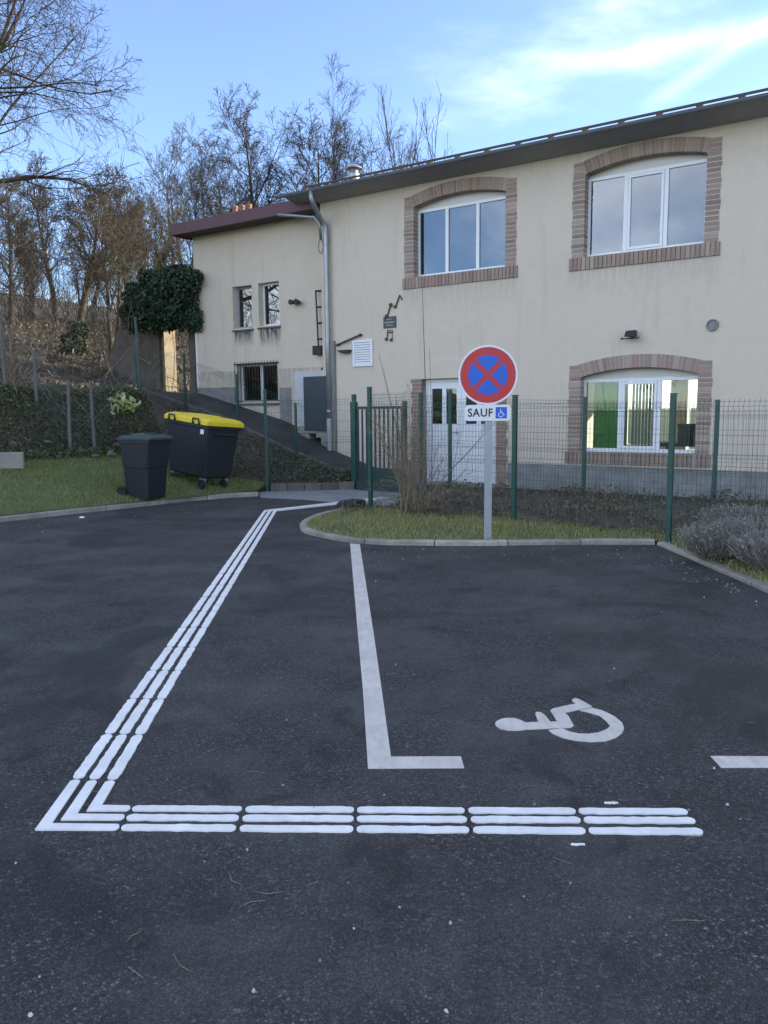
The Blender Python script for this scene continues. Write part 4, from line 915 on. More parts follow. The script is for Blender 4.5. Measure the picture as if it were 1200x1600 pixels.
# gate with posts
gt_ = thing('garden_gate', 'dark green metal gate of upright bars over a solid lower panel', 'gate', tuple(W(-8.93, 1.6, 0.17)), ANG)
GWd = 1.15
MB().box(-.055, .055, -.055, .055, -.3, 1.50).build('gate_post', 'fence_green', gt_, bevel=.006); MB().box(-.035, .035, -.035, .035, 1.503, 1.64).build('post_cap', 'fence_green', gt_, bevel=.004)
MB().box(GWd - .04, GWd + .03, -.035, .035, -.3, 1.50).build('gate_post', 'gate_green', gt_, bevel=.004)
MB().box(.07, GWd - .05, -.02, .02, 1.36, 1.41).build('top_rail', 'gate_green', gt_); MB().box(.07, GWd - .05, -.02, .02, .02, .07).build('bottom_rail', 'gate_green', gt_)
MB().box(.07, GWd - .05, -.012, .012, .075, .26).build('kick_panel', 'gate_green', gt_)
for i in range(11): x = .09 + i * (GWd - .16) / 10; MB().box(x - .014, x + .014, -.012, .012, .262, 1.358).build('bar', 'gate_green', gt_)
MB().box(.075, .11, -.04, -.022, .85, .99).build('lock', 'iron', gt_)
gb = thing('gate_block', 'dark low block at the foot of the corner fence post by the path', 'block', tuple(W(-6.98, 4.25, 0)), ANG)
MB().box(-.16, .10, -.12, .12, 0, .17).build('block', 'dark_rubber_block', gb, bevel=.02); MB().lathe([(.13, 0), (.12, .09), (.07, .13), (.01, .14)], (-.26, .05, 0), 12).build('stop', 'dark_rubber_block', gb)
be = thing('timber_edging', 'dark low timber edging beside the gate', 'edging', tuple(W(-7.75, 1.75, 0)), ANG)
MB().box(-1.0, .85, -.06, .06, 0, .18).build('beam', 'gate_green', be, bevel=.01)

# ------------------------------------------------------------------ no-stopping sign
sg = thing('parking_sign', 'round red and blue no-stopping sign with SAUF wheelchair plate on a grey pole', 'sign', tuple(G(762, 838, .08)), math.atan2(-G(762, 838, .08)[0], G(762, 838, .08)[1]) * 0.4)
MB().box(-.042, .042, -.022, .022, -.3, 1.78).build('pole', 'galvanised', sg, bevel=.006)
sx = -0.015; zc = 1.805; fy = -.045
disc = MB().lathe([(.002, fy + .018), (.322, fy + .018), (.326, fy + .012), (.326, fy), (.002, fy)], (sx, 0, zc), 64, 'y').build('disc', 'sign_white', sg)
MB().lathe([(.002, fy - .0005), (.304, fy - .0005), (.304, fy - .002), (.002, fy - .002)], (sx, 0, zc), 64, 'y').build('red_field', 'sign_red', disc)
rb = .215; hb_ = .026
for k in range(4):
    ang0 = k * math.pi / 2; rot = lambda p: (sx + p[0] * math.cos(ang0) - p[1] * math.sin(ang0), zc + p[0] * math.sin(ang0) + p[1] * math.cos(ang0))
    da = math.asin(hb_ / rb); o = [(0, hb_ * math.sqrt(2))] + [(rb * math.cos(t), rb * math.sin(t)) for t in np.linspace(math.pi / 4 + da, 3 * math.pi / 4 - da, 16)]
    MB().prism([rot(p) for p in o], 'y', fy - .0022, fy - .0035).build('blue_sector', 'sign_blue', disc)
MB().box(-.07, .07, -.027, fy + .0185, 1.68, 1.72).build('clamp', 'sign_back', sg); MB().box(-.07, .07, -.027, fy + .0185, 1.50 - .2, 1.53 - .2).build('clamp', 'sign_back', sg)
zp = 1.392; hw, hh, rr = .252, .088, .04
def rrect(hw, hh, r, cx=0, cz=0): return [(cx + sx_ * (hw - r) + r * math.cos(a), cz + sz_ * (hh - r) + r * math.sin(a)) for sx_, sz_, a0 in ((1, 1, 0), (-1, 1, 90), (-1, -1, 180), (1, -1, 270)) for a in [R(a0 + t) for t in (0, 22, 45, 68, 90)]]
plate = MB().prism(rrect(hw, hh, rr, sx, zp), 'y', fy + .012, fy).build('plate', 'sign_white', sg)
def text_mesh(body, size, name, mat, parent, x, y, z, off=0.0, ext=.0008, sxx=1.0):
    cu = bpy.data.curves.new(name, 'FONT'); cu.body = body; cu.size = size; cu.align_x = 'CENTER'; cu.align_y = 'CENTER'; cu.extrude = ext; cu.offset = off; cu.resolution_u = 4; cu.space_character = 1.08
    t_ = bpy.data.objects.new(name, cu); COL.objects.link(t_); bpy.context.view_layer.update()
    me = bpy.data.meshes.new_from_object(t_); bpy.data.objects.remove(t_)
    o = obj(name, me, mat, parent); o.location = (x, y, z); o.rotation_euler = (R(90), 0, 0); o.scale = (sxx, 1, 1); return o
text_mesh('SAUF', .125, 'lettering', 'sign_black', plate, sx - .082, fy - .0015, zp - .002, .0022, .0008, 0.92)
MB().box(sx + .087, sx + .212, fy - .0022, fy - .0004, zp - .0625, zp + .0625).build('blue_square', 'sign_blue', plate)
def icon(parent, cx, cz, s, y):
    mb = MB()
    def bar(p, q, w): 
        p = np.array(p); q = np.array(q); d = (q - p) / np.linalg.norm(q - p); n_ = np.array([-d[1], d[0]]) * w / 2
        mb.prism([(cx + s * v[0], cz + s * v[1]) for v in (p - n_, q - n_, q + n_, p + n_)], 'y', y, y - .0012)
    mb.prism([(cx + s * (-.02 + .09 * math.cos(t)), cz + s * (.80 + .09 * math.sin(t))) for t in np.linspace(0, 6.28, 13)[:-1]], 'y', y, y - .0012)
    bar((-.02, .70), (.02, .25), .12); bar((0, .52), (.28, .48), .09); bar((.0, .26), (.36, .24), .12); bar((.34, .28), (.52, -.12), .12); bar((.48, -.08), (.66, .02), .10)
    a = [(cx + s * (.02 + .42 * math.cos(t)), cz + s * (-.02 + .42 * math.sin(t))) for t in np.linspace(R(125), R(345), 18)]; b = [(cx + s * (.02 + .31 * math.cos(t)), cz + s * (-.02 + .31 * math.sin(t))) for t in np.linspace(R(345), R(125), 18)]
    mb.prism(a + b, 'y', y - .0001, y - .0011); return mb.build('wheelchair_icon', 'sign_white', parent)
icon(plate, sx + .143, zp - .020, .068, fy - .0023)

# ------------------------------------------------------------------ bins
bp = G(217, 781, .12); bz = terr1(bp[0], bp[1] + .35)
wb = thing('wheelie_bin', 'dark two-wheeled bin with a green lid on the grass by the kerb', 'bin', (bp[0] + .02, bp[1] + .40, bz - .01), R(62))
def loft(rings):
    mb = MB(); V = []; k = len(rings[0])
    for r_ in rings: V += r_
    F = [[j * k + i, j * k + (i + 1) % k, (j + 1) * k + (i + 1) % k, (j + 1) * k + i] for j in range(len(rings) - 1) for i in range(k)]
    mb.add(V, F); mb.f.append(np.array([list(range(k))[::-1]])); mb.f.append(np.array([[(len(rings) - 1) * k + i for i in range(k)]])); return mb
def rr3(hx, hy, r, z, cy=0.0): return [(p[0], p[1] + cy, z) for p in rrect(hx, hy, r)]
loft([rr3(.215, .235, .04, 0.0, .03), rr3(.22, .24, .05, .02, .03), rr3(.245, .27, .05, .50, .01), rr3(.253, .278, .05, .51, .01), rr3(.268, .315, .05, .90), rr3(.285, .335, .05, .905), rr3(.285, .335, .05, .95)]).build('body', 'bin_dark', wb)
ld = loft([rr3(.295, .36, .05, .955, -.01), rr3(.295, .36, .05, .985, -.01), rr3(.26, .32, .06, 1.02, -.01), rr3(.22, .26, .08, 1.035, -.01)]).build('lid', 'bin_lid', wb)
loft([rr3(.15, .19, .08, 1.036, -.02), rr3(.14, .18, .08, 1.06, -.02)]).build('lid_boss', 'bin_lid', ld)
MB().tube([(-.2, .36, .95), (-.2, .45, .97), (.2, .45, .97), (.2, .36, .95)], .016, 8).build('handle', 'bin_dark', wb)
for s in (-1, 1): 
    wh = MB().lathe([(.02, -.028), (.095, -.028), (.10, -.015), (.10, .015), (.095, .028), (.02, .028)], (s * .25, .31, .10), 18, 'x').build('wheel', 'rubber', wb); MB().lathe([(.002, -.034), (.05, -.034), (.05, .034), (.002, .034)], (s * .25, .31, .10), 12, 'x').build('hub', 'black_plastic', wh)
MB().tube([(-.25, .31, .10), (.25, .31, .10)], .012, 8).build('axle', 'iron', wb)

C0 = G(322, 765, .16); yawc = R(128)
# long axis runs to the far left, short axis to the far right
bestc = None
def projx(p):
    d = np.array(p) - np.array([0, 0, H]); zc_ = d[1] * cp - d[2] * sp; yv_ = d[1] * sp + d[2] * cp; x_ = d[0] / zc_; y_ = yv_ / zc_; return 600 + FPX * (x_ * cr + y_ * sr)
for a in np.arange(95, 175, 1.0):
    e1_ = np.array([math.cos(R(a)), math.sin(R(a))]); e2_ = np.array([math.cos(R(a - 90)), math.sin(R(a - 90))])
    er = abs(projx((C0[0] + 1.20 * e1_[0], C0[1] + 1.20 * e1_[1], .5)) - 259) + abs(projx((C0[0] + .72 * e2_[0], C0[1] + .72 * e2_[1], .5)) - 364)
    if bestc is None or er < bestc[0]: bestc = (er, a)
ac = R(bestc[1]); e1_ = np.array([math.cos(ac), math.sin(ac)]); e2_ = np.array([math.cos(ac - math.pi / 2), math.sin(ac - math.pi / 2)])
cc = C0[:2] + .60 * e1_ + .36 * e2_ + np.array([-.07, 0])
ct = thing('waste_container', 'large dark four-wheeled waste container with a yellow lid', 'container', (cc[0], cc[1], terr1(*C0[:2]) + .06), ac)
ct.rotation_euler = (R(4), R(-6), ac)
# local x = long axis (towards far left), front face at local +y?  short axis e2 = local -y, so the visible long face is +y
loft([rr3(.50, .26, .06, .20), rr3(.54, .30, .06, .23), rr3(.585, .345, .05, .85), rr3(.60, .36, .05, 1.08), rr3(.63, .39, .05, 1.09), rr3(.63, .39, .05, 1.14)]).build('body', 'bin_dark', ct)
lid = loft([rr3(.655, .415, .04, 1.145), rr3(.655, .415, .04, 1.205), rr3(.63, .36, .05, 1.25), rr3(.60, .25, .06, 1.275)]).build('lid', 'bin_yellow', ct)
loft([rr3(.30, .20, .05, 1.276), rr3(.28, .17, .05, 1.292)]).build('lid_boss', 'bin_yellow', lid)
for x in (-.36, .36):
    MB().tube([(x - .09, .415, 1.155), (x - .09, .44, 1.155), (x - .08, .44, 1.235), (x + .08, .44, 1.235), (x + .09, .44, 1.155), (x + .09, .415, 1.155)], .017, 6).build('lid_handle', 'black_plastic', lid)
MB().box(-.52, -.43, .366, .376, .98, 1.06).build('sticker', 'sign_white', ct)
for x in (-.625, .625): 
    MB().tube([(x * .99, -.2, .98), (x * 1.04, -.2, 1.0), (x * 1.04, .2, 1.0), (x * .99, .2, .98)], .016, 6).build('side_handle', 'black_plastic', ct)
for x in (-.43, .43):
    for y in (-.24, .24):
        cs = MB().hexa([(x - .045, y - .02, .07), (x + .02, y - .02, .07), (x + .02, y + .02, .07), (x - .045, y + .02, .07), (x - .05, y - .045, .205), (x + .05, y - .045, .205), (x + .05, y + .045, .205), (x - .05, y + .045, .205)]).build('castor', 'galvanised', ct)
        MB().lathe([(.02, -.022), (.085, -.022), (.09, -.01), (.09, .01), (.085, .022), (.02, .022)], (x - .04, y + .045, .09), 16, 'y').build('wheel', 'rubber', cs)

# ------------------------------------------------------------------ garden: wire fence posts, stones, block
def garden_fence():
    px = [(-60, 690, 15.3), (15, 684, 15.2), (62, 705, 15.2), (110, 721, 15.1), (149, 713, 15.4), (224, 693, 17.2)]
    pts = []
    for a, b, Y in px:
        p = D(a, b, Y); pts.append(np.array([p[0], p[1], terr1(p[0], p[1]) - .02]))
    root = thing('chain_link_fence', 'old chain-link fence on grey posts in front of the mossy bank', 'fence', tuple(pts[0])); o0 = pts[0]
    hts = [1.35, 1.45, 1.0, 1.38, 1.42, 1.7]
    for i, p in enumerate(pts):
        q = p - o0; lean = random.uniform(-.05, .05)
        MB().hexa([(q[0] - .03, q[1] - .03, q[2] - .3), (q[0] + .03, q[1] - .03, q[2] - .3), (q[0] + .03, q[1] + .03, q[2] - .3), (q[0] - .03, q[1] + .03, q[2] - .3), (q[0] - .024 + lean, q[1] - .024, q[2] + hts[i]), (q[0] + .024 + lean, q[1] - .024, q[2] + hts[i]), (q[0] + .024 + lean, q[1] + .024, q[2] + hts[i]), (q[0] - .024 + lean, q[1] + .024, q[2] + hts[i])]).build('post', 'post_timber' if i != 5 else 'fence_green', root, bevel=.008)
    for i in range(len(pts) - 1):
        a = pts[i] - o0; b = pts[i + 1] - o0; L = np.linalg.norm((b - a)[:2]); hgt = 1.2; st = .06; P = []
        for sgn in (1, -1):
            for s0 in np.arange(-hgt, L + hgt, st * 1.6):
                # diagonal wire clipped to the panel
                t0, t1 = (s0, s0 + hgt) if sgn > 0 else (s0 + hgt, s0); z0, z1 = 0.05, 0.05 + hgt
                def clip(t0, z0, t1, z1):
                    for lim, lo in ((0, True), (L, False)):
                        if (t0 < lim) == lo and (t1 < lim) == lo and t0 != lim: return None
                        if (t0 < lim) == lo: z0 = z0 + (z1 - z0) * (lim - t0) / (t1 - t0); t0 = lim
                        elif (t1 < lim) == lo: z1 = z0 + (z1 - z0) * (lim - t0) / (t1 - t0); t1 = lim
                    return t0, z0, t1, z1
                c = clip(t0, z0, t1, z1)
                if not c: continue
                t0, z0, t1, z1 = c
                if abs(t1 - t0) < 0.01: continue
                p0 = a + (b - a) * t0 / L; p1 = a + (b - a) * t1 / L; y_ = .003 * sgn
                P.append([(p0[0], p0[1] + y_, p0[2] + z0), ((p0[0] + p1[0]) / 2, (p0[1] + p1[1]) / 2 + y_, (p0[2] + p1[2] + z0 + z1) / 2), (p1[0], p1[1] + y_, p1[2] + z1)])
        P = np.array(P); MB().tubes(P, np.full(P.shape[:2], .0011), 3).build('wire_mesh', 'dark_zinc', root, fixn=False)
        for z in (.1, .65, 1.25): MB().tube([a + (0, 0, z), (a + b) / 2 + (0, 0, z - .02), b + (0, 0, z)], .002, 3, False).build('line_wire', 'galvanised', root)
garden_fence()
def rock(sz, seed):
    r_ = np.random.default_rng(seed); bm = bmesh.new(); bmesh.ops.create_icosphere(bm, subdivisions=2, radius=1)
    ph = r_.uniform(0, 6, 6)
    for v in bm.verts:
        c = v.co; k = 1 + .16 * math.sin(3 * c.x + ph[0]) * math.sin(2.6 * c.y + ph[1]) + .12 * math.sin(4 * c.z + ph[2]) + .08 * r_.uniform(-1, 1)
        v.co = Vector((np.sign(c.x) * abs(c.x) ** .75 * sz[0] * k, np.sign(c.y) * abs(c.y) ** .75 * sz[1] * k, np.sign(c.z) * abs(c.z) ** .75 * sz[2] * k))
    me = bpy.data.meshes.new('stone'); bm.to_mesh(me); bm.free(); me.materials.append(MATS['stone']); return me
rocks = [rock((.16 + .05 * i % .1, .12, .07 + .015 * (i % 3)), i) for i in range(6)]
stp = [(75, 694), (108, 704), (128, 711), (92, 716), (150, 716), (172, 711), (182, 700), (48, 708), (20, 699)]
for i, (a, b) in enumerate(stp):
    Y = 14.6 + .25 * ((i * 7) % 5) / 2; p = D(a, b, Y); z = terr1(p[0], p[1])
    # slide along the ray until it meets the ground
    for _ in range(40):
        Y += .04 * (1 if p[2] > z else -1); p = D(a, b, Y); z = terr1(p[0], p[1])
        if abs(p[2] - z) < .03: break
    o = bpy.data.objects.new('stone', rocks[i % 6]); COL.objects.link(o); o.location = (p[0], p[1], z + .03); o.rotation_euler = (random.uniform(-.3, .3), random.uniform(-.3, .3), random.uniform(0, 6)); sc = random.uniform(.45, .8); o.scale = (sc, sc, sc)
    tag(o, 'rough brown stone lying at the foot of the mossy bank behind the lawn', 'stone', 'stones at the foot of the bank')
p = D(12, 727, 13.6); z_ = terr1(p[0], p[1])
cbk = thing('concrete_block', 'pale concrete block lying at the edge of the lawn by the stones', 'block', (p[0], p[1], z_ - .02), R(20)); MB().box(-.36, .26, -.16, .16, 0, .28).build('block', 'pale_stone', cbk, bevel=.02)

# ruined wall with opening, ivy on top
rw = B('ruined_wall', 'old concrete garden wall with a doorway beside the annex', 'wall'); RN = 0.9
ru = lambda px, py: FU(px, py, -RN)
u0 = ru(172, 560)[0]; u1 = ru(249, 560)[0]; u2 = ru(262, 560)[0]; u3 = ru(300, 560)[0]; u4 = ru(309, 560)[0]
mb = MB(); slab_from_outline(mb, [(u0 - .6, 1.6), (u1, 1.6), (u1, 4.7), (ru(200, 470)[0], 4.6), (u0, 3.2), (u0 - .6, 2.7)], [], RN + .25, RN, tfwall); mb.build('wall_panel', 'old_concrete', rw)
MB().box(u1 + .002, u1 + .10, RN + .1, RN + .50, 1.6, 4.1).build('return_wall', 'sunlit_tone', rw)
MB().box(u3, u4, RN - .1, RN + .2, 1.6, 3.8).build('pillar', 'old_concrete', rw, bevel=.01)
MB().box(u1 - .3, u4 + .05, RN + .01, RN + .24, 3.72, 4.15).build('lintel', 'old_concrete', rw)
MB().box(u1 + .3, u3 + .3, RN + 1.6, RN + 1.85, 1.6, 2.45).build('low_wall', 'sunlit_tone', rw, bevel=.02)


# ------------------------------------------------------------------ foliage helpers
def leaves(mb, C, size, nrm=None, spread=1.0, aspect=1.4, r_=rng):
    """one kinked leaf (two quads folded) at every point of C"""
    n = len(C); sz = size * r_.uniform(.6, 1.35, n)
    a = r_.normal(size=(n, 3)); 
    if nrm is not None: a = a * spread + nrm * 1.2
    a /= np.linalg.norm(a, axis=1, keepdims=True) + 1e-9
    t = r_.normal(size=(n, 3)); t -= a * np.sum(t * a, 1, keepdims=True); t /= np.linalg.norm(t, axis=1, keepdims=True) + 1e-9
    b = np.cross(a, t); h = (sz / 2)[:, None]
    V = np.stack([C - t * h * aspect, C - b * h * .75 + a * h * .25, C + t * h * aspect, C + b * h * .75 + a * h * .25], 1)
    i = np.arange(n)[:, None] * 4
    mb.add(V.reshape(-1, 3), np.concatenate([i + [[0, 1, 2]], i + [[0, 2, 3]]])); return mb
def blades(mb, P, h, w, lean=.5, r_=rng):
    n = len(P); az = r_.uniform(0, 6.283, n); hh = h * r_.uniform(.5, 1.4, n); d = np.stack([np.cos(az), np.sin(az), np.zeros(n)], -1); s = np.stack([-np.sin(az), np.cos(az), np.zeros(n)], -1)
    le = (lean * r_.uniform(.1, 1.2, n) * hh)[:, None]; up_ = np.array([0, 0, 1.0]); ww = (w * r_.uniform(.7, 1.3, n))[:, None]
    a = P - s * ww; b = P + s * ww; m1 = P + d * le * .35 + up_ * (hh * .6)[:, None]; c = P + d * le + up_ * (hh * .95)[:, None]
    V = np.stack([a, b, m1 + s * ww * .7, m1 - s * ww * .7, c], 1); i = np.arange(n)[:, None] * 5
    mb.add(V.reshape(-1, 3), np.concatenate([i + [[0, 1, 2]], i + [[0, 2, 3]], i + [[3, 2, 4]]])); return mb
# lawn grass
def scatter_poly(n, xs, ys, test):
    x = rng.uniform(*xs, n); y = rng.uniform(*ys, n); m = test(x, y); return x[m], y[m]
def lawn_test(x, y):
    s, d = sd_of(x, y); u = x * U[0] + y * U[1]; n_ = x * N[0] + y * N[1] + DIST
    return (d > .09) & (d < 3.3) & (s < np.interp(d, bd, bsv)) & (s > -9) & ((n_ > 2.6))
x, y = scatter_poly(330000, (-11, -1.5), (7, 18), lawn_test)
k = rng.random(len(x)) < np.clip(.25 + .75 * (np.sin(x * 2.1 + 1.3 * y) * np.sin(1.7 * y - x) * .5 + .6), 0, 1); x, y = x[k], y[k]
kind(blades(MB(), np.stack([x, y, terr(x, y) - .004], -1), .045, .0035, .7).build('grass', 'grass', fixn=False), 'stuff', 'short green lawn grass behind the garden kerb')
from_path = np.array(outer)
def in_poly(x, y, poly):
    c = np.zeros(len(x), bool); j = len(poly) - 1
    for i in range(len(poly)):
        xi, yi = poly[i]; xj, yj = poly[j]; hit = ((yi > y) != (yj > y)) & (x < (xj - xi) * (y - yi) / (yj - yi + 1e-12) + xi); c ^= hit; j = i
    return c
x, y = scatter_poly(150000, (-1.2, 6.0), (5.0, 12.5), lambda x, y: in_poly(x, y, outer) & ((x * N[0] + y * N[1] + DIST) > 4.35 + .25 * np.sin(3 * x)))
k = rng.random(len(x)) < np.clip(.35 + .75 * (np.sin(x * 3.1 + 2 * y) * np.sin(2.7 * y - 2 * x) * .6 + .5), 0, 1); x, y = x[k], y[k]
kind(blades(MB(), np.stack([x, y, island_z(x, y) - .004], -1), .05, .0032, .8).build('grass', 'island_grass', fixn=False), 'stuff', 'patchy yellow-green grass on the kerbed island')
# ground cover between the two fences
def fnoise(x, y): return .5 + .22 * np.sin(2.3 * x + 1.1 * y) * np.sin(1.9 * y - .7 * x) + .18 * np.sin(5.3 * x - 3.1 * y + 1) * np.sin(4.1 * y + 2.2 * x) + .12 * np.sin(11 * x + 7 * y) * np.sin(9 * y - 8 * x)
x, y = scatter_poly(90000, (-1.5, 7), (6, 15.5), lambda x, y: in_poly(x, y, outer) & ((x * N[0] + y * N[1] + DIST) < 4.75 + .5 * (fnoise(2 * x, 2 * y) - .5)) & ((x * N[0] + y * N[1] + DIST) > 1.75))
nn2 = x * N[0] + y * N[1] + DIST; fn = fnoise(x, y); k = rng.random(len(x)) < np.clip(1.5 * (fn - .28), 0, 1) * .75; x, y, nn2, fn = x[k], y[k], nn2[k], fn[k]
hgt = .03 + .34 * np.clip(fn - .30, 0, 1) * smooth((4.9 - nn2) / .9); z = island_z(x, y) + hgt * rng.random(len(x)) ** .7
C = np.stack([x, y, z], -1); kind(leaves(MB(), C, .036).build('ground_cover', 'cover_leaf', fixn=False), 'stuff', 'dark low evergreen ground cover growing between the two wire fences')
k = rng.random(len(C)) < .16; Pd = C[k]; kind(blades(MB(), np.stack([Pd[:, 0], Pd[:, 1], island_z(Pd[:, 0], Pd[:, 1])], -1), .22, .0025, .9).build('dry_stems', 'twig_pale', fixn=False), 'stuff', 'thin dry stems standing out of the ground cover')
# bank planting
ti = rng.integers(0, 8, 9000); tj = rng.integers(0, 40, 9000); a = bk.reshape(9, 41, 3)
w1, w2 = rng.random((2, 9000, 1)); Cb = (a[ti, tj] * (1 - w1) + a[ti + 1, tj] * w1) * (1 - w2) + (a[ti, tj + 1] * (1 - w1) + a[ti + 1, tj + 1] * w1) * w2
Cb[:, 2] += .11 * rng.random(9000) ** 1.4; kind(leaves(MB(), Cb, .036).build('bank_plants', 'cover_leaf', fixn=False), 'stuff', 'dark low plants covering the bank below the ramp')
# mossy bank face and top
def bank_test(x, y):
    s, d = sd_of(x, y); return (d > 3.05) & (d < 5.6) & (s < 4.6) & (s > -8)
x, y = scatter_poly(150000, (-14, -2), (9, 22), bank_test); z = terr(x, y); s, d = sd_of(x, y); C = np.stack([x, y, z + rng.random(len(x)) ** 1.5 * .16], -1)
m1 = rng.random(len(x)) < np.where(d < 4.1, .75, .25)
sd_ = rng.uniform(-8, 4.6, 26000); dd_ = rng.uniform(3.0, 4.25, 26000); fx = K0[0] + sd_ * KS[0] + dd_ * KD[0]; fy_ = K0[1] + sd_ * KS[1] + dd_ * KD[1]
face = np.stack([fx, fy_, terr(fx, fy_) + rng.random(26000) * .10], -1); face[:, 0] += rng.normal(size=26000) * .04; face[:, 1] -= rng.random(26000) * .10
kind(leaves(MB(), np.vstack([C[m1][:20000], face]), .045).build('ivy_cover', 'bank_leaf', fixn=False), 'stuff', 'dark ivy and moss growing over the bank behind the wire fence')
kind(blades(MB(), C[~m1][:30000] - (0, 0, .08), .10, .004, .9).build('moss', 'moss', fixn=False), 'stuff', 'mossy grass tufts on top of the bank')
# leaf litter on the hillside
def hill_test(x, y):
    s, d = sd_of(x, y); u = x * U[0] + y * U[1]; return (d > 5.8) & (d < 24) & ((u < -15.8))
x, y = scatter_poly(120000, (-30, 0), (14, 45), hill_test); C = np.stack([x, y, terr(x, y) + .02 + rng.random(len(x)) * .05], -1)[:45000]
kind(leaves(MB(), C, .11).build('leaf_litter', 'dead_leaf', fixn=False), 'stuff', 'brown leaf litter covering the wooded slope')
# ivy over the ruined wall
def ivy(name, label, blobs, n, size, mat='ivy_leaf', cat='ivy'):
    pts = []; nr = []
    for (c, r_) in blobs:
        k = int(n * (r_[0] * r_[2]) / sum(b[1][0] * b[1][2] for b in blobs)); v = rng.normal(size=(k, 3)); v /= np.linalg.norm(v, axis=1, keepdims=True)
        f = (1 - .45 * rng.random((k, 1)) ** 2) * (1 + .16 * np.sin(5 * v[:, :1] + 3 * c[0]) * np.sin(6 * v[:, 2:3])); pts.append(np.array(c) + v * np.array(r_) * f); nr.append(v)
    p = np.vstack(pts); nr = np.vstack(nr); o = leaves(MB(), p, size, nr, .9, 1.1).build(name, mat, fixn=False); return tag(o, label, cat)
def wl(u, n_, z): return W(u, n_, z)
blobs = []
for (px, py, rx, rz) in ((222, 470, .62, .62), (250, 458, .6, .7), (278, 448, .6, .72), (296, 455, .45, .75), (262, 485, .55, .5), (286, 488, .45, .45), (236, 497, .5, .4), (205, 492, .35, .35), (308, 436, .22, .3), (268, 500, .4, .3)):
    u_, z_ = FU(px, py, -.32); blobs.append((tuple(W(u_, -.32, z_)), (rx * .78, .42, rz * .72)))
for k_ in range(16):
    u_, z_ = FU(200 + 7 * k_, 500 - .35 * 7 * k_ * .3 + random.uniform(-8, 14), -.30); blobs.append((tuple(W(u_, -.30, z_)), (random.uniform(.12, .26), .25, random.uniform(.18, .42))))
for k_ in range(10):
    u_, z_ = FU(205 + 11 * k_, 446 - 2.0 * k_ + random.uniform(-8, 6), -.32); blobs.append((tuple(W(u_, -.32, z_)), (random.uniform(.15, .3), .25, random.uniform(.12, .25))))
ivy('ivy', 'thick dark ivy draped over the lintel of the old garden wall', blobs, 17000, .085)
# pale flowering / variegated plant and garden tufts
p = D(186, 632, 16.4); tag(leaves(MB(), np.array([p[0], p[1], p[2]]) + rng.normal(size=(260, 3)) * np.array([.16, .12, .10]), .10).build('variegated_shrub', 'yellow_leaf', fixn=False), 'small pale yellow variegated shrub on the bank behind the fence', 'shrub')

# ------------------------------------------------------------------ bare trees
UPV = np.array([0, 0, 1.0])
def unit(v): return v / (np.linalg.norm(v, axis=-1, keepdims=True) + 1e-9)
def walk(base, dirs, length, k, wander, up, rg):
    B_ = len(base); P = np.zeros((B_, k, 3)); P[:, 0] = base; d = unit(dirs.copy()); st = (length / (k - 1))[:, None]
    for i in range(1, k):
        d = unit(d + wander * rg.normal(size=(B_, 3)) + up * UPV); P[:, i] = P[:, i - 1] + d * st
    return P
def children(P, Rr, m, tmin, ang, lenf, k, wander, up, rg, rfac=.7, rmin=.003, tmax=.98, flat=.55):
    B_, kk, _ = P.shape; Lp = np.sum(np.linalg.norm(np.diff(P, axis=1), axis=2), 1)
    t = tmin + (tmax - tmin) * (np.arange(m)[None] + rg.random((B_, m))) / m
    f = t * (kk - 1); i = np.minimum(kk - 2, f.astype(int)); w = (f - i)[..., None]; bi = np.arange(B_)[:, None]
    base = P[bi, i] * (1 - w) + P[bi, i + 1] * w; tan = unit(P[bi, i + 1] - P[bi, i]); r0 = Rr[bi, i] * (1 - w[..., 0]) + Rr[bi, i + 1] * w[..., 0]
    pr = rg.normal(size=(B_, m, 3)); pr -= tan * np.sum(pr * tan, -1, keepdims=True); pr = unit(pr)
    an = (ang * rg.uniform(.65, 1.35, (B_, m)))[..., None]; d = tan * np.cos(an) + pr * np.sin(an)
    ln = Lp[:, None] * lenf * (1.2 - flat * t) * rg.uniform(.6, 1.25, (B_, m))
    base = base.reshape(-1, 3); Pn = walk(base, d.reshape(-1, 3), ln.reshape(-1), k, wander, up, rg)
    rs = np.maximum(rmin, r0.reshape(-1) * rfac * rg.uniform(.65, 1.0, B_ * m)); Rn = rs[:, None] * np.linspace(1, .14, k)[None]
    return Pn, np.maximum(Rn, rmin * .7)
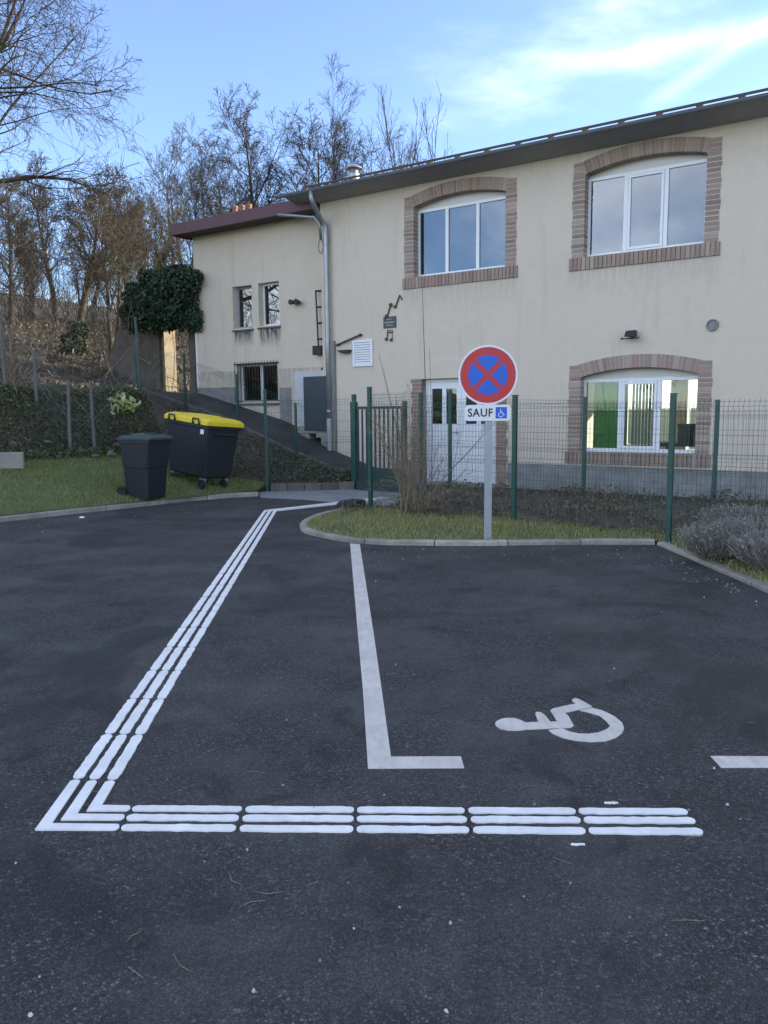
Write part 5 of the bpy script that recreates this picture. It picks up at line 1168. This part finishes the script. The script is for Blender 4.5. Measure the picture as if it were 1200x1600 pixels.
def make_tree(name, label, base, height, tr, seed, spec, bark_='bark_dark', lean=(0, 0), stems=1, first=.3, up=.05, ivy_h=0.0, group=None, twig=None, fan=.35):
    rg = np.random.default_rng(seed); root = thing(name, label, 'tree', tuple(base), 0.0, group)
    d0 = np.array([[lean[0] + (fan * math.cos(6.283 * i / stems + seed) if stems > 1 else 0), lean[1] + (fan * math.sin(6.283 * i / stems + seed) if stems > 1 else 0), 1.0] for i in range(stems)])
    P = walk(np.zeros((stems, 3)) + rg.normal(size=(stems, 3)) * (.12 if stems > 1 else 0) * np.array([1, 1, 0]), d0, np.full(stems, height) * rg.uniform(.8, 1.05, stems), 10, .06, up, rg)
    P[:, 0, 2] = -.4; Rr = (tr * np.array([1.12, .95, .86, .76, .65, .53, .40, .27, .14, .03]))[None] * np.ones((stems, 1))
    tk = MB().tubes(P, Rr, 9).build('trunk', bark_, root, smooth=True)
    mb = MB(); lv_ = [(P, Rr)]
    tm = first
    for li, (m, ang, lenf, k, wander, upp, rmin) in enumerate(spec):
        P, Rr = children(P, Rr, m, tm, R(ang), lenf, k, wander, upp, rg, .62 if li else .55, rmin, flat=.8 if li == 0 else .55); tm = .22; mb.tubes(P, Rr, 6 if li == 0 else (4 if li == 1 else 3))
    mb.build('crown', twig or bark_, root, smooth=True)
    if ivy_h:
        n_ = int(900 * ivy_h); t = rg.random(n_) * ivy_h; a_ = rg.uniform(0, 6.28, n_); rr_ = tr * 1.0 + .28 * rg.random(n_) * (1.1 - t / ivy_h * .7)
        i_ = np.minimum(8, (t / height * 9).astype(int)); p0 = lv_[0][0][0][i_]
        leaves(MB(), np.stack([p0[:, 0] + rr_ * np.cos(a_), p0[:, 1] + rr_ * np.sin(a_), t], -1), .14, r_=rg).build('ivy', 'ivy_leaf', root, fixn=False)
    return root
def tbase(px, Y, z=None):
    p = D(px, 600, Y); return np.array([p[0], p[1], terr1(p[0], p[1]) if z is None else z])
big = [(28, 66, .40, 9, .14, .03, .020), (9, 50, .50, 7, .20, .02, .010), (8, 46, .50, 5, .22, .0, .006), (5, 42, .55, 4, .22, .0, .0052)]
mid_ = [(20, 44, .42, 8, .13, .07, .018), (9, 44, .48, 6, .17, .04, .008), (8, 42, .50, 5, .2, .02, .006), (4, 40, .55, 4, .2, .0, .0045)]
mid_far = [(20, 44, .42, 8, .13, .07, .018), (9, 44, .48, 6, .17, .04, .008), (8, 42, .50, 5, .2, .02, .009), (3, 40, .6, 3, .2, .0, .0075)]
thin = [(13, 38, .46, 8, .10, .12, .012), (7, 38, .48, 6, .14, .06, .006), (6, 38, .5, 4, .16, .03, .0065), (3, 36, .55, 3, .16, .0, .0055)]
def topz(py, Y): return H + (632 - py) / FPX * Y
b = tbase(-2, 19); make_tree('bare_tree', 'large spreading bare tree with dark crooked limbs at the edge of the lawn slope', b, 14.5, .21, 17, big, 'bark_dark', (-.02, .02), first=.14, up=.06)
b = tbase(-55, 16.5); make_tree('bare_tree', 'bare tree with drooping fine twigs behind the chain-link fence', b, 8.5, .09, 24, mid_, 'bark_pale', (.06, .0), first=.2, up=.0)
b = tbase(118, 25); make_tree('bare_tree', 'leaning bare tree with ivy at its foot on the wooded slope', b, topz(270, 25) - b[2], .14, 5, mid_far, 'bark_pale', (.22, .0), first=.3, ivy_h=1.0)
b = tbase(178, 24); make_tree('bare_tree', 'slim twin-stemmed bare tree beside the old garden wall', b, topz(330, 24) - b[2], .09, 31, thin, 'bark_pale', (.12, .05), stems=2, fan=.12)
b = tbase(205, 29); make_tree('bare_tree', 'multi-stemmed bare tree rising behind the ivy-covered wall', b, topz(315, 29) - b[2], .08, 41, thin, 'bark_pale', (.02, 0), stems=4, fan=.22)
b = tbase(250, 31); make_tree('bare_tree', 'bushy bare tree with ivy trunk behind the doorway wall', b, topz(320, 31) - b[2], .08, 43, thin, 'bark_pale', (.08, 0), stems=4, fan=.26, ivy_h=3.0)
b = tbase(60, 30); make_tree('bare_tree', 'thin bare tree standing among brushwood high on the slope', b, topz(370, 30) - b[2], .08, 47, thin, 'bark_pale', (.05, 0), stems=3, fan=.2)
b = tbase(300, 34); make_tree('bare_tree', 'pale fan-shaped bare tree behind the end of the annex roof', b, topz(262, 34) - b[2], .09, 53, thin, 'bark_pale', (0, 0), stems=4, fan=.26)
b = tbase(352, 36); make_tree('bare_tree', 'broad fan-shaped bare tree behind the clay chimney pots', b, topz(260, 36) - b[2], .09, 59, thin, 'bark_pale', (0, 0), stems=4, fan=.28)
b = tbase(432, 37, 4.5); make_tree('bare_tree', 'tall dark bare tree with knotty crown rising over the annex roof', b, topz(215, 37) - b[2], .19, 61, mid_far, 'bark_dark', (-.05, 0), first=.35, up=.08)
b = tbase(492, 37, 4.5); make_tree('bare_tree', 'tall bare tree with an ivy-wrapped trunk behind the roof vent', b, topz(205, 37) - b[2], .20, 67, mid_far, 'bark_dark', (.0, 0), first=.4, up=.09, ivy_h=6.6)
b = tbase(550, 38, 4.5); make_tree('bare_tree', 'tall slender bare tree with several stems beside the ivy-wrapped one', b, topz(215, 38) - b[2], .13, 71, thin, 'bark_dark', (.02, 0), stems=3, fan=.14, first=.35)
b = tbase(645, 36, 4.5); make_tree('bare_tree', 'sparse bare tree with bare upright limbs behind the eave', b, topz(160, 36) - b[2], .13, 73, [(9, 28, .52, 8, .08, .16, .018), (5, 32, .42, 6, .10, .12, .008), (4, 32, .42, 4, .12, .08, .004)], 'bark_dark', (.0, 0), stems=3, fan=.17, first=.4)
b = tbase(690, 42, 4.5); make_tree('bare_tree', 'low bare shrub-like tree half hidden by the eave', b, topz(262, 42) - b[2], .07, 79, thin, 'bark_pale', (.05, 0), stems=2, fan=.4, first=.3)
b = tbase(25, 27); make_tree('bare_tree', 'bushy bare tree with fine twigs behind the large spreading one', b, topz(285, 27) - b[2], .10, 101, mid_, 'bark_pale', (.02, 0), first=.2)
b = tbase(92, 33); make_tree('bare_tree', 'bare tree with a rounded fine crown high up among the brushwood', b, topz(295, 33) - b[2], .11, 103, mid_far, 'bark_pale', (0, 0), first=.25)
def copy_tree(src, label, at, rz, sc):
    r_ = src.copy(); COL.objects.link(r_); r_.location = tuple(at); r_.rotation_euler = (0, 0, rz); r_.scale = (sc, sc, sc); r_['label'] = label
    for c_ in src.children:
        k_ = c_.copy(); COL.objects.link(k_); k_.parent = r_
    return r_
crown_src = [o for o in bpy.data.objects if o.get('label', '').startswith('bare tree with a rounded fine crown')][0]
copy_tree(crown_src, 'far bare tree with grey twigs at the top of the slope', tbase(150, 35), 2.1, 1.0)
# trees across the road, mirrored in the panes
copy_tree(crown_src, 'bare tree mirrored in the upper arched window', (-16.0, -14.0, 0), 1.0, 1.45)
copy_tree(crown_src, 'second bare tree mirrored in the upper arched window', (-23.0, -11.0, 0), 4.0, 1.2)
# brushwood on the slope
def brush(n, xs, ys, test, hmin, hmax, rad, seed):
    rg = np.random.default_rng(seed); x = rg.uniform(*xs, n); y = rg.uniform(*ys, n); m = test(x, y); x, y = x[m], y[m]; k = len(x)
    base = np.stack([x, y, terr(x, y) - .05], -1); d = np.stack([rg.normal(size=k) * .35, rg.normal(size=k) * .35, np.ones(k)], -1)
    P = walk(base, d, rg.uniform(hmin, hmax, k), 6, .16, -.02, rg); Rr = np.full((k, 1), rad) * np.linspace(1, .4, 6)[None] * rg.uniform(.6, 1.4, (k, 1))
    mb = MB().tubes(P, Rr, 3); P2, R2 = children(P, Rr, 6, .25, R(40), .42, 4, .18, 0.0, rg, .7, .003); mb.tubes(P2, R2, 3); return mb
def brush_test(x, y):
    s, d = sd_of(x, y); u = x * U[0] + y * U[1]; return (d > 6.6) & (d < 26) & (u < -16.6)
kind(brush(2700, (-32, 0), (15, 42), brush_test, 1.2, 4.2, .011, 3).build('brushwood', 'brush', fixn=False), 'stuff', 'tangled brown brushwood covering the wooded slope')
kind(brush(420, (-34, 2), (30, 60), lambda x, y: (x * U[0] + y * U[1] < -16.6), 2, 4.5, .015, 9).build('far_thicket', 'bark_pale', fixn=False), 'stuff', 'far thicket of bare saplings behind the slope')
# drooping shrub on the left and bare shrub by the path
def shrub(name, label, base, n, h, rad, spread, droop, mat, seed, sub=6):
    rg = np.random.default_rng(seed); d = np.stack([rg.normal(size=n) * spread, rg.normal(size=n) * spread, np.ones(n)], -1)
    P = walk(rg.normal(size=(n, 3)) * np.array([.08, .08, 0]), d, rg.uniform(.55, 1.1, n) * h, 9, .09, droop, rg); P[:, 0, 2] = -.05
    Rr = np.full((n, 1), rad) * np.linspace(1, .3, 9)[None] * rg.uniform(.7, 1.3, (n, 1)); root = thing(name, label, 'shrub', tuple(base)); MB().tubes(P, Rr, 5).build('stems', mat, root, smooth=True)
    if sub:
        P2, R2 = children(P, Rr, sub, .35, R(35), .35, 5, .14, droop * .5, rg, .6, .0022); mb = MB().tubes(P2, R2, 3); P3, R3 = children(P2, R2, 3, .3, R(35), .5, 3, .15, 0, rg, .7, .002); mb.tubes(P3, R3, 3); mb.build('twigs', mat, root)
    return root
b = tbase(18, 16.2); b[2] = terr1(b[0], b[1]); shrub('weeping_shrub', 'pale bare shrub with arching drooping twigs above the bank', b, 46, 2.6, .012, .55, -.16, 'twig_pale', 3, 5)
sb = G(644, 797, .12); shrub('bare_shrub', 'leafless shrub with upright pale stems beside the path fence', sb, 26, 1.55, .010, .22, .03, 'twig_pale', 5, 5)
sb2 = G(668, 798, .12); shrub('bare_shrub', 'low spreading leafless shrub leaning over the island grass', sb2, 22, .95, .007, .75, -.07, 'twig_pale', 8, 7)
ls = thing('tall_shoots', 'long thin bare shoots rising above the shrub against the wall', 'shoots', tuple(G(655, 792, .12)))
o_ = G(655, 792, .12)
for px, top, w in ((660, 452, .009), (671, 545, .006), (592, 553, .006), (598, 572, .0045)):
    q = D(px, top, o_[1]) - o_; b0 = np.array([q[0] * .8 + .04, 0, 0.0]) if px > 640 else np.array([-.12, 0, 0]); m_ = (b0 + q) / 2 + np.array([.03, 0, 0])
    MB().tube([b0, b0 * .7 + m_ * .3 + (0.01, 0, 0), m_, m_ * .4 + q * .6, q], np.linspace(w, w * .35, 5), 5).build('shoot', 'twig_red', ls)
# lavender clump at the right border
def lav(center, n, rx, ry, h, seed):
    rg = np.random.default_rng(seed); a = rg.uniform(0, 6.28, n); r_ = np.sqrt(rg.random(n)); base = np.stack([r_ * np.cos(a) * rx * .6, r_ * np.sin(a) * ry * .6, np.zeros(n)], -1)
    d = np.stack([np.cos(a) * r_ * .9, np.sin(a) * r_ * .9, np.ones(n) * 1.0], -1) + rg.normal(size=(n, 3)) * .15
    P = walk(base, d, rg.uniform(.5, 1.1, n) * h, 4, .1, .04, rg); return P
for i, (px, py, rx, h, lab) in enumerate(((1120, 866, .36, .28, 'grey-mauve lavender clump by the fence post at the border kerb'), (1175, 862, .44, .33, 'larger grey lavender clump next to the border kerb'), (1215, 885, .40, .31, 'grey lavender clump at the far end of the border kerb'), (1160, 838, .45, .33, 'grey lavender clump behind the others against the wire fence'))):
    c = G(px, py, .08); P = lav(c, 1500, rx, rx * .8, h, 20 + i); root = thing('lavender', lab, 'plant', tuple(c))
    MB().tubes(P, np.full(P.shape[:2], .0028), 3).build('stems', 'lavender', root, fixn=False)
    leaves(MB(), P[:, 1:].reshape(-1, 3) + rng.normal(size=(1500 * 3, 3)) * .012, .013, aspect=2.6).build('foliage', 'lavender', root, fixn=False)
# grit, leaves and twigs on the asphalt
def chips(n, pos, s0, s1, mat, name, lab):
    mb = MB()
    for i in range(n):
        p = pos(i); s = random.uniform(s0, s1); a = random.uniform(0, 6); c_, s_ = math.cos(a), math.sin(a)
        pts = [(random.uniform(.6, 1.2) * s * math.cos(t), random.uniform(.5, 1) * s * math.sin(t)) for t in np.linspace(0, 5.2, 5)]
        pts = [(p[0] + x_ * c_ - y_ * s_, p[1] + x_ * s_ + y_ * c_) for x_, y_ in pts]
        top = [(x_ * .6 + p[0] * .4, y_ * .6 + p[1] * .4, s * .8) for x_, y_ in pts]; V = [(x_, y_, .0) for x_, y_ in pts] + top
        mb.add(V, [[j, (j + 1) % 5, 5 + (j + 1) % 5, 5 + j] for j in range(5)]); mb.f.append(np.array([[mb.nv - 5 + j for j in range(5)]]))
    return kind(mb.build(name, mat, fixn=False), 'stuff', lab)
def kerbside(i):
    pts = [(random.uniform(480, 1020), 856 + abs(random.gauss(0, 14))), (random.uniform(5, 390), 0), (random.uniform(1030, 1190), 0), (random.uniform(0, 1200), random.uniform(850, 1590))]
    k = i % 10
    if k < 4: q = pts[0]
    elif k < 6: x_ = pts[1][0]; q = (x_, 822 - x_ * .115 + abs(random.gauss(0, 12)))
    elif k < 8: x_ = pts[2][0]; q = (x_, 862 + (x_ - 1030) * .43 + abs(random.gauss(0, 14)))
    else: q = pts[3]
    return G(*q)
chips(230, kerbside, .003, .0085, 'chip', 'grit', 'pale grit and small stones scattered on the asphalt')
mb = MB()
for i in range(24):
    p = G(random.uniform(10, 1190), random.uniform(870, 1580)); a = random.uniform(0, 6.28); L = random.uniform(.015, .05); dx = np.array([math.cos(a), math.sin(a), 0]) * L; bend = np.array([-math.sin(a), math.cos(a), 0]) * L * random.uniform(-.4, .4)
    q0 = p + (0, 0, .004); mb.tube([q0 - dx, q0 + bend, q0 + dx], [.0012, .0014, .0009], 4)
kind(mb.build('straw', 'twig_pale', fixn=False), 'stuff', 'bits of straw and twig lying on the asphalt')
p = G(128, 809); lt = thing('litter', 'crumpled red and white litter lying by the garden kerb', 'litter', tuple(p)); MB().hexa([(-.035, -.02, 0), (.03, -.025, 0), (.035, .02, 0), (-.03, .025, 0), (-.02, -.01, .018), (.025, -.01, .012), (.02, .015, .02), (-.02, .012, .01)]).build('wrapper', 'sign_white', lt); MB().box(-.06, -.034, -.012, .012, 0, .008).build('torn_end', 'sign_red', lt)
